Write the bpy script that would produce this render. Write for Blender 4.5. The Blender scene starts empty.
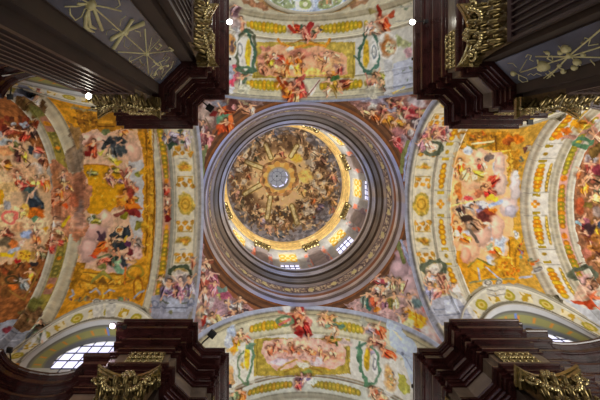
import bpy, math, random
import numpy as np
from mathutils import Vector
random.seed(7)
PI = math.pi
SC = bpy.context.scene
COL = SC.collection
EYE = 1.6                      # eye height above the floor; every height below is measured from the eye

# ------------------------------------------------------------------ camera, world, lights, exposure
CX, CY = -2.33, -2.51          # where the photographer stands, from the middle of the crossing
cam_d = bpy.data.cameras.new('camera')
cam = bpy.data.objects.new('camera', cam_d)
COL.objects.link(cam)
cam.location = (CX, CY, EYE)
cam.rotation_euler = (PI, 0, 0)
cam_d.sensor_width = 36
cam_d.lens = 24
cam_d.shift_x = 41 / 600
cam_d.shift_y = -43 / 600
cam_d.clip_end = 200
SC.camera = cam

world = bpy.data.worlds.new('world')
SC.world = world
world.use_nodes = True
world.node_tree.nodes['Background'].inputs[0].default_value = (1.0, 0.97, 0.93, 1)
world.node_tree.nodes['Background'].inputs[1].default_value = 0.74
SC.view_settings.view_transform = 'Standard'
SC.view_settings.look = 'None'
SC.view_settings.gamma = 1
SC.view_settings.exposure = 0.1


def area(name, loc, target, size, energy, col):
    d = bpy.data.lights.new(name, 'AREA')
    d.energy = energy
    d.size = size
    d.color = col
    o = bpy.data.objects.new(name, d)
    COL.objects.link(o)
    o.location = loc
    o.rotation_euler = (Vector(target) - Vector(loc)).to_track_quat('-Z', 'Y').to_euler()
    return o


area('fill_right_vault', (15.5, 0, 8), (9, 0, 22), 5, 1150, (1.0, 0.95, 0.87))  # added fill light out of view, aimed up to brighten the right vault
area('fill_left_vault', (-16.5, 0, 8), (-9, 0, 22), 5, 430, (1.0, 0.94, 0.84))  # weaker added fill, likewise unseen, for the left vault
area('fill_upper_vault', (0, -13.5, 7), (0, -5.5, 21), 5, 650, (1.0, 0.95, 0.86))  # unseen fill added to lift the upper vault and pendentives
area('fill_lower_vault', (0, 13.5, 7), (0, 5.5, 21), 5, 650, (1.0, 0.95, 0.86))  # its added counterpart, brightens the lower vault
for k in range(8):             # added fill lamps floating inside the drum, aimed up to brighten the dome
    a = k * math.pi / 4
    area('dome_fill', (4.1 * math.cos(a), 4.1 * math.sin(a), 31 + EYE), (1.0 * math.cos(a), 1.0 * math.sin(a), 42 + EYE), 1.2, 105, (1.0, 0.96, 0.88))


# ------------------------------------------------------------------ small helpers
def lin(c):
    c = np.asarray(c, float) / 255.0
    return np.where(c <= 0.04045, c / 12.92, ((c + 0.055) / 1.055) ** 2.4)


def mat(name, rgb, rough=0.6, metal=0.0, var=0.0, scale=6.0, bump=0.0, emit=0.0, spec=0.5, rgb2=None):
    m = bpy.data.materials.new(name)
    m.use_nodes = True
    nt = m.node_tree
    b = nt.nodes['Principled BSDF']
    c = lin(rgb)
    b.inputs['Base Color'].default_value = (*c, 1)
    b.inputs['Roughness'].default_value = rough
    b.inputs['Metallic'].default_value = metal
    b.inputs['Specular IOR Level'].default_value = spec
    if emit:
        b.inputs['Emission Color'].default_value = (*c, 1)
        b.inputs['Emission Strength'].default_value = emit
    if var or bump or rgb2:
        tc = nt.nodes.new('ShaderNodeTexCoord')
        nz = nt.nodes.new('ShaderNodeTexNoise')
        nz.inputs['Scale'].default_value = scale
        nz.inputs['Detail'].default_value = 6
        nt.links.new(tc.outputs['Object'], nz.inputs['Vector'])
        if var or rgb2:
            r = nt.nodes.new('ShaderNodeValToRGB')
            c1 = lin(rgb2) if rgb2 else np.clip(c * (1 + var), 0, 1)
            c0 = c if rgb2 else c * (1 - var)
            r.color_ramp.elements[0].position = 0.35
            r.color_ramp.elements[1].position = 0.68
            r.color_ramp.elements[0].color = (*c0, 1)
            r.color_ramp.elements[1].color = (*c1, 1)
            nt.links.new(nz.outputs['Fac'], r.inputs['Fac'])
            nt.links.new(r.outputs['Color'], b.inputs['Base Color'])
        if bump:
            bp = nt.nodes.new('ShaderNodeBump')
            bp.inputs['Strength'].default_value = bump
            bp.inputs['Distance'].default_value = 0.03
            nt.links.new(nz.outputs['Fac'], bp.inputs['Height'])
            nt.links.new(bp.outputs['Normal'], b.inputs['Normal'])
    return m


def paint_mat(name, rough=0.85, spec=0.2):
    """plaster whose pigment is stored per vertex in the attribute 'pigment'"""
    m = bpy.data.materials.new(name)
    m.use_nodes = True
    nt = m.node_tree
    b = nt.nodes['Principled BSDF']
    a = nt.nodes.new('ShaderNodeAttribute')
    a.attribute_name = 'pigment'
    tc = nt.nodes.new('ShaderNodeTexCoord')
    nz = nt.nodes.new('ShaderNodeTexNoise')
    nz.inputs['Scale'].default_value = 2.5
    nz.inputs['Detail'].default_value = 5
    mr = nt.nodes.new('ShaderNodeMapRange')
    mr.inputs[3].default_value = 0.86
    mr.inputs[4].default_value = 1.14
    vm = nt.nodes.new('ShaderNodeVectorMath')
    vm.operation = 'SCALE'
    nt.links.new(tc.outputs['Object'], nz.inputs['Vector'])
    nt.links.new(nz.outputs['Fac'], mr.inputs[0])
    nt.links.new(a.outputs['Color'], vm.inputs[0])
    nt.links.new(mr.outputs[0], vm.inputs[3])
    nt.links.new(vm.outputs[0], b.inputs['Base Color'])
    b.inputs['Roughness'].default_value = rough
    b.inputs['Specular IOR Level'].default_value = spec
    return m


M = dict(
    marble=mat('dark_red_marble', (50, 23, 22), 0.24, var=0.35, scale=3.0, spec=0.42),
    flute=mat('dark_purple_marble', (40, 24, 26), 0.42, var=0.3, scale=3.0, spec=0.35),
    stone=mat('brown_stone', (50, 36, 28), 0.55, var=0.25, scale=2.0),
    frieze=mat('brown_grey_frieze_stone', (96, 82, 70), 0.3, var=0.3, scale=2.5),
    panel=mat('blue_grey_marble', (52, 53, 60), 0.22, var=0.0, scale=0.9, rgb2=(76, 80, 98)),
    gold=mat('gilding', (158, 142, 98), 0.27, 0.85, var=0.3, scale=9, bump=0.3),
    palegold=mat('pale_gilding', (200, 190, 140), 0.4, 0.1, var=0.15, scale=8, bump=0.2),
    leafgold=mat('leaf_gilding', (116, 100, 62), 0.3, 0.85, var=0.3, scale=9, bump=0.3),
    darkgold=mat('dark_gilding', (74, 60, 36), 0.3, 0.8, var=0.35, scale=8, bump=0.4),  # darker gilding tone for the bells of the capitals
    plaster=mat('plaster', (196, 190, 174), 0.85, var=0.06, scale=4),
    black=mat('black_metal', (16, 16, 18), 0.5),
    glass=mat('bright_window_glass', (222, 222, 255), 0.3, emit=1.15),
    lead=mat('window_bars', (40, 48, 70), 0.5),
    lamp=mat('lit_lamp_lens', (255, 250, 235), 0.4, emit=14),
    pinklamp=mat('lit_lamp_pinkish_lens', (255, 225, 245), 0.4, emit=5),
    floor=mat('pale_floor_stone', (190, 180, 165), 0.5, var=0.1, scale=1.5),
    paint=paint_mat('fresco'),
    gloss=paint_mat('polished_painted_stucco', 0.38, 0.5),
)


def link(name, me, m, parent, loc=(0, 0, 0)):
    if not isinstance(m, (list, tuple)):
        m = [m]
    for k in m:
        me.materials.append(k)
    o = bpy.data.objects.new(name, me)
    COL.objects.link(o)
    if parent is not None:
        o.parent = parent
    else:
        o.location = loc
    return o


def tag(o, label=None, cat=None, group=None, kind=None):
    if label:
        o['label'] = label
    if cat:
        o['category'] = cat
    if group:
        o['group'] = group
    if kind:
        o['kind'] = kind
    return o


def empty(name, loc, label=None, cat=None, group=None, kind=None):
    o = bpy.data.objects.new(name, None)
    o.empty_display_size = 0.3
    COL.objects.link(o)
    o.location = (loc[0], loc[1], loc[2] + EYE)
    return tag(o, label, cat, group, kind)


def np_mesh(name, P, F, m, parent=None, col=None, smooth=False, loc=None):
    """P: n x 3 in metres from the eye level; F: k x 4 or list of faces; coordinates become local to the parent"""
    P = np.asarray(P, float).copy()
    P[:, 2] += EYE
    if parent is not None:
        org = np.array(parent_origin(parent))
    else:
        org = np.array(loc if loc is not None else P.mean(0))
        if loc is not None:
            org = org + np.array([0, 0, EYE])
    Q = P - org
    me = bpy.data.meshes.new(name)
    if isinstance(F, np.ndarray):
        used = np.unique(F)
        remap = np.full(len(P), -1)
        remap[used] = np.arange(len(used))
        F = remap[F]
        Q = Q[used]
        if col is not None:
            col = col[used]
        n = len(F)
        k = F.shape[1]
        me.vertices.add(len(Q))
        me.vertices.foreach_set('co', Q.ravel())
        me.loops.add(n * k)
        me.loops.foreach_set('vertex_index', F.ravel().astype(np.int32))
        me.polygons.add(n)
        me.polygons.foreach_set('loop_start', np.arange(n, dtype=np.int32) * k)
        me.polygons.foreach_set('loop_total', np.full(n, k, dtype=np.int32))
        me.update(calc_edges=True)
    else:
        me.from_pydata([tuple(q) for q in Q], [], F)
    if col is not None:
        at = me.attributes.new('pigment', 'FLOAT_COLOR', 'POINT')
        c = np.ones((len(Q), 4))
        cc = np.clip((np.clip(col, 0, 255) - 128) * 1.2 + 134, 6, 246)
        g = cc @ np.array([.3, .59, .11])
        c[:, :3] = lin(np.clip(g[:, None] + (cc - g[:, None]) * .93, 0, 255)) * GAIN
        at.data.foreach_set('color', np.clip(c, 0, 0.95).ravel())
    me.polygons.foreach_set('use_smooth', np.full(len(me.polygons), bool(smooth)))
    me.update()
    return link(name, me, m, parent, tuple(org))


GAIN = 1.2


def parent_origin(o):
    v = Vector((0, 0, 0))
    while o is not None:
        v += o.location
        o = o.parent
    return v


def grid_faces(nu, nv, wrap=False):
    i = np.arange(nu - 1)[:, None]
    j = np.arange(nv if wrap else nv - 1)[None, :]
    j2 = (j + 1) % nv
    a = i * nv + j
    b = (i + 1) * nv + j
    c = (i + 1) * nv + j2
    d = i * nv + j2
    return np.stack([a, b, c, d], -1).reshape(-1, 4)


class MB:
    """collects simple solids into one mesh"""

    def __init__(s):
        s.v, s.f = [], []

    def add(s, vs, fs):
        n = len(s.v)
        s.v += [tuple(map(float, v)) for v in vs]
        s.f += [tuple(i + n for i in f) for f in fs]

    def box(s, c, ax, ay, az):
        """c centre, ax ay az half-extent vectors"""
        c, ax, ay, az = map(lambda q: np.array(q, float), (c, ax, ay, az))
        vs = [c + i * ax + j * ay + k * az for k in (-1, 1) for j in (-1, 1) for i in (-1, 1)]
        s.add(vs, [(0, 2, 3, 1), (4, 5, 7, 6), (0, 1, 5, 4), (2, 6, 7, 3), (0, 4, 6, 2), (1, 3, 7, 5)])

    def tube(s, pts, r, n=6, cap=True):
        pts = [np.array(p, float) for p in pts]
        rs = r if hasattr(r, '__len__') else [r] * len(pts)
        base = len(s.v)
        vs = []
        for i, p in enumerate(pts):
            t = pts[min(i + 1, len(pts) - 1)] - pts[max(i - 1, 0)]
            t = t / (np.linalg.norm(t) + 1e-9)
            a = np.array([0, 0, 1.0]) if abs(t[2]) < 0.9 else np.array([1.0, 0, 0])
            x = np.cross(t, a)
            x /= np.linalg.norm(x)
            y = np.cross(t, x)
            for k in range(n):
                q = 2 * PI * k / n
                vs.append(p + rs[i] * (math.cos(q) * x + math.sin(q) * y))
        fs = []
        for i in range(len(pts) - 1):
            for k in range(n):
                k2 = (k + 1) % n
                fs.append((i * n + k, i * n + k2, (i + 1) * n + k2, (i + 1) * n + k))
        if cap:
            fs.append(tuple(range(n))[::-1])
            fs.append(tuple((len(pts) - 1) * n + k for k in range(n)))
        s.add(vs, fs)

    def ball(s, c, rx, ry=None, rz=None, n=8, m=5):
        ry = ry or rx
        rz = rz or rx
        vs, fs = [], []
        for i in range(m + 1):
            a = PI * i / m
            for k in range(n):
                q = 2 * PI * k / n
                vs.append((c[0] + rx * math.sin(a) * math.cos(q), c[1] + ry * math.sin(a) * math.sin(q), c[2] + rz * math.cos(a)))
        for i in range(m):
            for k in range(n):
                k2 = (k + 1) % n
                fs.append((i * n + k, (i + 1) * n + k, (i + 1) * n + k2, i * n + k2))
        s.add(vs, fs)

    def build(s, name, m, parent=None, smooth=False, loc=None):
        return np_mesh(name, np.array(s.v), s.f, m, parent, smooth=smooth, loc=loc)


# ------------------------------------------------------------------ noise and painting
_rs = np.random.RandomState(3)
_T = _rs.rand(256, 256)


def vnoise(x, y):
    xi = np.floor(x).astype(int)
    yi = np.floor(y).astype(int)
    fx = x - xi
    fy = y - yi
    fx = fx * fx * (3 - 2 * fx)
    fy = fy * fy * (3 - 2 * fy)
    a = _T[xi % 256, yi % 256]
    b = _T[(xi + 1) % 256, yi % 256]
    c = _T[xi % 256, (yi + 1) % 256]
    d = _T[(xi + 1) % 256, (yi + 1) % 256]
    return (a * (1 - fx) + b * fx) * (1 - fy) + (c * (1 - fx) + d * fx) * fy


def fbm(x, y, o=3):
    s = 0
    a = 0.5
    t = 0
    for i in range(o):
        s = s + a * vnoise(x * 2 ** i + 17.3 * i, y * 2 ** i + 5.1 * i)
        t += a
        a *= 0.5
    return s / t


class Paint:
    """brush strokes on a surface.  x, y are chart coordinates of the surface's points: the position of each
    point in the survey plan of the vaults (units of the survey, about 5 cm on the vault)"""

    def __init__(s, x, y, base):
        s.x, s.y = x, y
        s.c = np.tile(np.array(base, float), (len(x), 1))
        s.nx = (vnoise(x * 0.23, y * 0.23) - 0.5) * 4.2 + (vnoise(x * 0.6, y * 0.6) - 0.5) * 1.3
        s.ny = (vnoise(x * 0.23 + 50, y * 0.23 + 9) - 0.5) * 4.2 + (vnoise(x * 0.6 + 5, y * 0.6 + 90) - 0.5) * 1.3
        s.tone = (vnoise(x * 0.33 + 3, y * 0.33 + 8) - 0.5) * .75 + (vnoise(x * 0.8 + 3, y * 0.8 + 8) - 0.5) * .3
        s.fine = vnoise(x * 0.9 + 30, y * 0.9) - 0.5

    def put(s, i, m, c, sh=0.25):
        c = np.array(c, float)
        f = 1 + sh * 2 * s.tone[i] + sh * 0.8 * s.fine[i]
        s.c[i] = s.c[i] * (1 - m[:, None]) + (c[None] * f[:, None]) * m[:, None]

    def near(s, x, y, r):
        return np.nonzero((np.abs(s.x - x) < r) & (np.abs(s.y - y) < r))[0]

    def ell(s, x, y, rx, ry, c, rot=0, w=1.0, sh=0.25, soft=0.8, al=1.0):
        i = s.near(x, y, max(rx, ry) + 4)
        if not len(i):
            return
        if w >= 1 and soft < 1 and min(rx, ry) >= 4:
            soft = min(rx, ry) * .42
        dx = s.x[i] + w * s.nx[i] - x
        dy = s.y[i] + w * s.ny[i] - y
        a = math.radians(rot)
        u = dx * math.cos(a) + dy * math.sin(a)
        v = -dx * math.sin(a) + dy * math.cos(a)
        d = (1 - np.hypot(u / rx, v / ry)) * min(rx, ry)
        s.put(i, np.clip(d / soft + 0.5, 0, 1) * al, c, sh)

    def ring(s, x, y, rx, ry, wd, c, w=0.3, a0=-999, a1=999, sh=0.2):
        i = s.near(x, y, max(rx, ry) + wd + 3)
        if not len(i):
            return
        dx = s.x[i] + w * s.nx[i] - x
        dy = s.y[i] + w * s.ny[i] - y
        d = wd / 2 - np.abs(1 - np.hypot(dx / rx, dy / ry)) * min(rx, ry)
        m = np.clip(d / 0.7 + 0.5, 0, 1)
        if a0 > -900:
            an = np.degrees(np.arctan2(dy, dx))
            m = m * ((an > a0) & (an < a1))
        s.put(i, m, c, sh)

    def line(s, pts, wd, c, w=0.3, sh=0.2):
        for (x0, y0), (x1, y1) in zip(pts[:-1], pts[1:]):
            L = math.hypot(x1 - x0, y1 - y0)
            i = s.near((x0 + x1) / 2, (y0 + y1) / 2, L / 2 + wd + 3)
            if not len(i):
                continue
            px = s.x[i] + w * s.nx[i] - x0
            py = s.y[i] + w * s.ny[i] - y0
            t = np.clip((px * (x1 - x0) + py * (y1 - y0)) / (L * L + 1e-6), 0, 1)
            d = wd / 2 - np.hypot(px - t * (x1 - x0), py - t * (y1 - y0))
            s.put(i, np.clip(d / 0.7 + 0.5, 0, 1), c, sh)

    def poly(s, pts, c, w=0.3, sh=0.15, al=1.0):
        P = np.array(pts, float)
        x0, y0 = P.min(0) - 3
        x1, y1 = P.max(0) + 3
        i = np.nonzero((s.x > x0) & (s.x < x1) & (s.y > y0) & (s.y < y1))[0]
        if not len(i):
            return
        px = s.x[i] + w * s.nx[i]
        py = s.y[i] + w * s.ny[i]
        ins = np.zeros(len(i), bool)
        n = len(P)
        for k in range(n):
            ax, ay = P[k]
            bx, by = P[(k + 1) % n]
            if ay == by:
                continue
            cnd = ((ay > py) != (by > py)) & (px < (bx - ax) * (py - ay) / (by - ay) + ax)
            ins ^= cnd
        s.put(i, ins.astype(float) * al, c, sh)

    def fig(s, x, y, L, c, ang=0, skin=(208, 160, 126), c2=None, wing=None, n=3):
        """one painted figure: cloth, limbs, head"""
        r = random.Random(int(x * 31 + y * 17))
        L = L * 1.25
        a = math.radians(ang)
        ex, ey = math.cos(a), math.sin(a)
        fx, fy = -ey, ex

        def q(u, v):
            return x + L * (u * ex + v * fx), y + L * (u * ey + v * fy)

        def seg(u0, v0, u1, v1, wd, c, w=0.35):
            s.line([q(u0, v0), q(u1, v1)], max(0.9, L * wd), c, w)
        dark = tuple(k * 0.42 for k in c)
        lite = tuple(min(255, k * 1.3 + 24) for k in c)
        X, Y = q(0.08, 0.05)
        s.ell(X, Y, 0.5 * L, 0.3 * L, tuple(k * .6 for k in c), ang, 1.0, 0.3, 2.5, 0.55)
        if wing:
            for sg in (-1, 1):
                X, Y = q(-0.2, 0.34 * sg)
                s.ell(X, Y, 0.34 * L, 0.13 * L, wing, ang + 50 * sg, 0.6, 0.3)
                seg(-.1, .2 * sg, -.4, .5 * sg, .04, tuple(k * .6 for k in wing))
        b = r.uniform(-.14, .14)
        X, Y = q(0.2, b)
        s.ell(X, Y, L * .36, L * .2, c, ang + r.uniform(-25, 25), 0.8, 0.35)
        X, Y = q(0.05, -b)
        s.ell(X, Y, L * .22, L * .15, c2 or lite, ang + r.uniform(-60, 60), 0.7, 0.35)
        seg(.0, b + .1, .5, b + .12, .06, dark)
        seg(.05, b - .05, .45, b - .1, .06, lite)
        seg(.2, b + .02, .52, b + .03, .04, lite)
        X, Y = q(-0.08, 0)
        s.ell(X, Y, L * .13, L * .09, skin, ang + 20, 0.3, 0.2)
        seg(-.14, -.06, r.uniform(-.4, .1), -.36, .075, skin)
        seg(-.14, .06, r.uniform(-.4, .15), .36, .075, skin)
        seg(.4, b, .66, b + r.uniform(-.15, .15), .08, skin)
        X, Y = q(-0.3, 0)
        s.ell(X, Y, .09 * L + .35, .085 * L + .35, tuple(k * .42 for k in skin), 0, 0.15)
        X, Y = q(-0.26, 0.02)
        s.ell(X, Y, .065 * L + .25, .06 * L + .25, skin, 0, 0.1)

    def blotch(s, x, y, rx, ry, cols, n, seed=1, size=2.2):
        r = random.Random(seed)
        for k in range(n):
            a = r.uniform(0, 2 * PI)
            q = math.sqrt(r.random())
            z = r.uniform(.5, 1.3) * size
            s.ell(x + rx * q * math.cos(a), y + ry * q * math.sin(a), z, z * r.uniform(.4, .8), r.choice(cols), r.uniform(0, 180), 1.0, .3)

    def garland(s, pts, wd, c, c2, step=4.4, sh=0.15):
        """row of round leaf bosses along a line"""
        step = max(step, 4.0)
        for (x0, y0), (x1, y1) in zip(pts[:-1], pts[1:]):
            L = math.hypot(x1 - x0, y1 - y0)
            n = max(1, int(L / step))
            up = abs(y1 - y0) > abs(x1 - x0)
            for k in range(n + 1):
                t = k / n
                X, Y = x0 + t * (x1 - x0), y0 + t * (y1 - y0)
                g = (0.72 + 0.28 * math.sin(PI * t)) * wd * .5
                b = step * .7
                a = c if k % 3 else c2
                rx, ry = (g, b) if up else (b, g)
                s.ell(X, Y, rx, ry, tuple(q * .78 for q in a), 0, .15, sh)
                s.ell(X, Y, rx - .7, ry - .7, tuple(q * .98 for q in a), 0, .15, sh)
                s.ell(X, Y, 1.0, 1.0, tuple(min(255, q * 1.1 + 8) for q in c2), 0, 0.1, .1)


# ------------------------------------------------------------------ the measured building
RV, ZS = 5.41, 15.93          # radius and springing height of the four barrel vaults
XA = 5.42                     # the crossing's arches stand this far from its middle
KC = 400 / (ZS + RV)          # survey units per metre at the vault crown


def plan(P):
    s = 400 / P[:, 2]
    return 259 + (P[:, 0] - CX) * s, 157 + (P[:, 1] - CY) * s


def arm_xyz(arm, u, t, h=0.0):
    tc = np.clip(t, -PI / 2, PI / 2)
    w = (RV - h) * np.sin(tc)
    z = ZS + (RV - h) * np.cos(tc) - (np.abs(t) - np.abs(tc)) * RV     # short upright wall under the springing
    if arm == 'left':
        return np.stack([-u, w, z], -1)
    if arm == 'right':
        return np.stack([u, w, z], -1)
    if arm == 'top':
        return np.stack([w, -u, z], -1)
    return np.stack([w, u, z], -1)


def crown(arm, u):
    if arm == 'left':
        return 259 + (-u - CX) * KC
    if arm == 'right':
        return 259 + (u - CX) * KC
    if arm == 'top':
        return 157 + (-u - CY) * KC
    return 157 + (u - CY) * KC


def uc_of(arm, k):
    """inverse of crown()"""
    if arm == 'left':
        return -CX - (k - 259) / KC
    if arm == 'right':
        return (k - 259) / KC + CX
    if arm == 'top':
        return -CY - (k - 157) / KC
    return (k - 157) / KC + CY


# lunettes cut into the side arms: along, side, centre height, band outer radius, opening radius
LUN = {
    'left': [(9.3, 1, 15.95, 3.1, 2.25), (9.3, -1, 15.2, 3.15, 2.4), (17.2, 1, 15.9, 3.4, 2.4), (17.2, -1, 15.4, 3.4, 2.4)],
    'right': [(9.75, 1, 16.3, 3.45, 2.65), (9.75, -1, 16.1, 3.45, 2.65)],
    'top': [], 'bottom': [],
}

WHITE = (206, 202, 184)
CREAM = (188, 182, 160)
OLIVE = (158, 140, 48)
OCHRE = (196, 146, 38)
GREY = (150, 146, 136)


def exec_strokes(p, S):
    """E ellipse, F figure, L line, P polygon, R ring"""
    for q in S:
        k = q[0]
        if k == 'E':
            p.ell(*q[1:])
        elif k == 'F':
            p.fig(*q[1:])
        elif k == 'L':
            p.line(*q[1:])
        elif k == 'P':
            p.poly(*q[1:])
        elif k == 'R':
            p.ring(*q[1:])
        elif k == 'C':          # rounded painted cloud
            x, y, rx, ry, c = q[1:6]
            p.ell(x, y, rx, ry, tuple(v * .84 for v in c), 0, .8, .1, 1.6)
            p.ell(x - rx * .15, y - ry * .12, rx * .8, ry * .8, c, 0, .8, .06, rx * .5)
            p.ell(x - rx * .3, y - ry * .35, rx * .42, ry * .4, tuple(min(255, v * 1.12 + 6) for v in c), 0, .5, .05, rx * .35)
        elif k == 'B':
            p.blotch(*q[1:])


def medallion_band(p, lo, hi):
    """p has chart (crown coordinate across, plan y along)"""
    m = (lo + hi) / 2
    h = (hi - lo) / 2
    p.poly([(lo - 4, -99), (hi + 4, -99), (hi + 4, 499), (lo - 4, 499)], (182, 174, 156), 0, .08)
    p.poly([(lo + .5, -99), (hi - .5, -99), (hi - .5, 499), (lo + .5, 499)], (196, 188, 166), 0, .08)
    for x, c in ((lo - 4, GREY), (lo, (160, 154, 136)), (hi, (160, 154, 136)), (hi + 4, (140, 136, 128))):
        p.line([(x, -99), (x, 499)], 1.0, c, 0, .1)
    y0 = 204
    p.ell(m, y0, h * .92, 12, (176, 152, 70), 0, .8, .3)
    p.ell(m, y0, h * .68, 8.5, (196, 158, 62), 0, .3, .15)
    p.ring(m, y0, h * .4, 5, 1.1, (168, 122, 36), 0)
    p.ell(m, y0, 1.6, 1.8, (206, 160, 60), 0, 0)
    for sg in (-1, 1):
        for k, dy in enumerate((21.5, 37, 53, 68, 84, 100)):
            y = y0 + sg * dy
            if k % 2 == 0:
                for a, b in ((-.45, 2.5), (.45, 2.5), (0, -2), (-.7, -3), (.7, -3)):
                    p.ell(m + a * h, y + sg * b, h * .27, 2.5, (178, 128, 42), 20 * a, .7, .3)
                p.line([(m - h * .75, y + sg * 6), (m + h * .75, y + sg * 6)], 1, (168, 140, 66), .1)
                for e in (-.75, .75):
                    p.line([(m + e * h, y - sg * 4), (m + e * h, y + sg * 6)], .9, (168, 140, 66), .1)
            else:
                p.ell(m, y, h * .72, 4.2, (172, 142, 58), 0, 1.0, .35)
                p.ell(m, y, h * .42, 1.8, (188, 132, 52), 0, .5, .3)
                p.line([(m - h * .4, y + 8 * sg), (m + h * .4, y + 8 * sg)], .8, (150, 146, 138), .5)


def paint_arm(arm, P, u, t):
    px, py = plan(P)
    cr = crown(arm, u)
    if arm in ('left', 'right'):
        p = Paint(cr, py, WHITE)       # straightened chart: across the arch by its crown, along by the plan
    else:
        p = Paint(px, cr, WHITE)
    if arm == 'left':
        V = lambda a, b, c, sh=.08: p.poly([(a, -99), (b, -99), (b, 499), (a, 499)], c, 0, sh)
        V(195.5, 206, (168, 160, 144))
        V(201.6, 207, (158, 160, 176))
        p.line([(200.6, -99), (200.6, 499)], 1, (110, 106, 104), 0)
        medallion_band(p, 176, 195)
        V(163.5, 171, (186, 138, 112))
        V(171, 174.5, (146, 144, 130))
        p.garland([(167, 100), (167, 176)], 7, OLIVE, OCHRE)
        p.garland([(167, 232), (167, 300)], 7, OLIVE, OCHRE)
        for y in (181, 227, 285):
            p.ell(167, y, 2, 2.6, (206, 128, 34), 0, .3)
        exec_strokes(p, [('F', 167, 190, 11, (150, 50, 34), 90), ('F', 167, 200, 9, (184, 130, 110), 80), ('F', 167, 210, 11, (190, 98, 50), 90, (214, 150, 100), (86, 66, 90)), ('E', 167, 218, 3.5, 3, (110, 30, 30))])
        V(156, 163.5, (184, 178, 156))
        p.line([(157, -99), (157, 499)], 1, (150, 142, 118), 0)
        p.line([(162.4, -99), (162.4, 499)], .9, (158, 150, 128), 0)
        V(84, 156, (190, 134, 34), .22)
        V(71, 84, (182, 174, 148))
        V(61, 71, (148, 132, 60), .2)
        V(54, 61, (176, 170, 152))
        p.garland([(66, 60), (66, 150)], 8, (118, 112, 54), (140, 124, 60))
        p.garland([(66, 250), (66, 278)], 8, (118, 112, 54), (140, 124, 60))
        for y in (148, 258):
            p.ell(66, y, 2.6, 2, (196, 124, 30), 0, .2)
        for y in (124, 286):
            p.poly([(62, y - 8), (70, y - 8), (70, y + 8), (62, y + 8)], (158, 112, 92), 0)
            p.ell(66, y, 3.2, 2.6, (200, 132, 30), 0, .3)
        V(-400, 54, (134, 84, 44), .3)
        for x in (54.5, 60.5, 71.5, 77, 83.5):
            p.line([(x, -99), (x, 499)], .8, (140, 132, 108), 0)
    elif arm == 'right':
        V = lambda a, b, c, sh=.08: p.poly([(a, -99), (b, -99), (b, 499), (a, 499)], c, 0, sh)
        V(400, 411.5, (172, 164, 144))
        V(400, 406.4, (158, 160, 178))
        p.line([(407, -99), (407, 499)], 1, (112, 108, 104), 0)
        medallion_band(p, 412, 431)
        V(434, 447, (192, 186, 166))
        V(447, 451, (204, 198, 178))
        for sg in (-1, 1):
            p.garland([(440.5, 204 + sg * 18), (440.5, 204 + sg * 38)], 7, (200, 138, 24), (216, 160, 40))
            p.garland([(440.5, 204 + sg * 66), (440.5, 204 + sg * 92)], 7, (200, 138, 24), (216, 160, 40))
            for d in (11.5, 45, 60):
                p.poly([(437, 204 + sg * d - 1.5), (444, 204 + sg * d - 1.5), (444, 204 + sg * d + 1.5), (437, 204 + sg * d + 1.5)], (176, 150, 44), .2)
                p.line([(434, 204 + sg * (d + 2.2)), (449, 204 + sg * (d + 2.2))], .8, (160, 152, 132), .1)
            p.ell(440.5, 204 + sg * 52, 1.8, 2.2, (160, 128, 30), 0, .1)
        for a, b in ((0, 3), (0, -3), (2.2, 0), (-2.2, 0)):
            p.ell(440.5 + a, 204 + b, 1.8, 1.8, (208, 140, 28), 0, .1)
        V(451, 520, (186, 144, 58), .2)
        V(520, 529.5, (192, 186, 168))
        V(529.5, 549, (198, 194, 184))
        V(549, 556.5, (190, 184, 164))
        V(556.5, 566, (196, 150, 138))
        V(566, 572.5, (202, 198, 182))
        V(572.5, 900, (138, 92, 62), .3)
        for x in (520.5, 524, 530, 548.6, 552, 556.5, 566.2, 572):
            p.line([(x, -99), (x, 499)], .8, (156, 148, 128), 0)
        for sg in (-1, 1):
            for a, b in ((14, 38), (66, 92)):
                p.garland([(536, 204 + sg * a), (536, 204 + sg * b)], 10, (206, 132, 24), (196, 160, 36), 3.6)
                p.garland([(545.5, 204 + sg * a), (545.5, 204 + sg * b)], 4, (178, 148, 40), (196, 160, 70), 2.6)
            for d in (9, 43, 58):
                p.poly([(532, 204 + sg * d - 1.4), (540, 204 + sg * d - 1.4), (540, 204 + sg * d + 1.4), (532, 204 + sg * d + 1.4)], (158, 136, 36), .2)
                p.line([(522, 204 + sg * (d + 2.6)), (548, 204 + sg * (d + 2.6))], .8, (156, 150, 138), .1)
            p.ell(536, 204 + sg * 50, 2.4, 1.6, (160, 128, 30), 0, .1)
        for a, b in ((0, 2.6), (0, -2.6), (3, 0), (-3, 0)):
            p.ell(535 + a, 204 + b, 2, 1.7, (208, 132, 24), 0, .1)
        p.garland([(561, 120), (561, 172)], 8.5, (150, 140, 50), (170, 150, 40), 4.2)
        p.garland([(561, 187), (561, 226)], 8.5, (156, 140, 38), (196, 130, 34), 4.2)
        p.garland([(561, 243), (561, 275)], 8.5, (156, 140, 38), (190, 120, 34), 4.2)
        for y in (178, 236):
            p.ell(561, y, 3.2, 3.2, (206, 124, 34), 0, .3)
    elif arm == 'top':
        H = lambda a, b, c, sh=.08: p.poly([(-99, a), (799, a), (799, b), (-99, b)], c, 0, sh)
        H(97, 106, (160, 156, 140))
        H(100.5, 106, (140, 148, 172))
        H(92, 97, (190, 186, 166))
        H(79, 92, (186, 182, 160))
        H(42, 78, (188, 188, 184))
        H(21, 37, (186, 182, 166))
        H(-300, 21, (174, 168, 148))
        for y, c in ((98, (130, 128, 122)), (92.5, (150, 144, 122)), (78.5, (150, 146, 130)), (41, (156, 150, 134)), (38, (168, 160, 136)), (21, (146, 140, 118)), (17, (150, 144, 124)), (103, (120, 124, 140))):
            p.line([(0, y), (600, y)], 1, c, 0)
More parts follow.
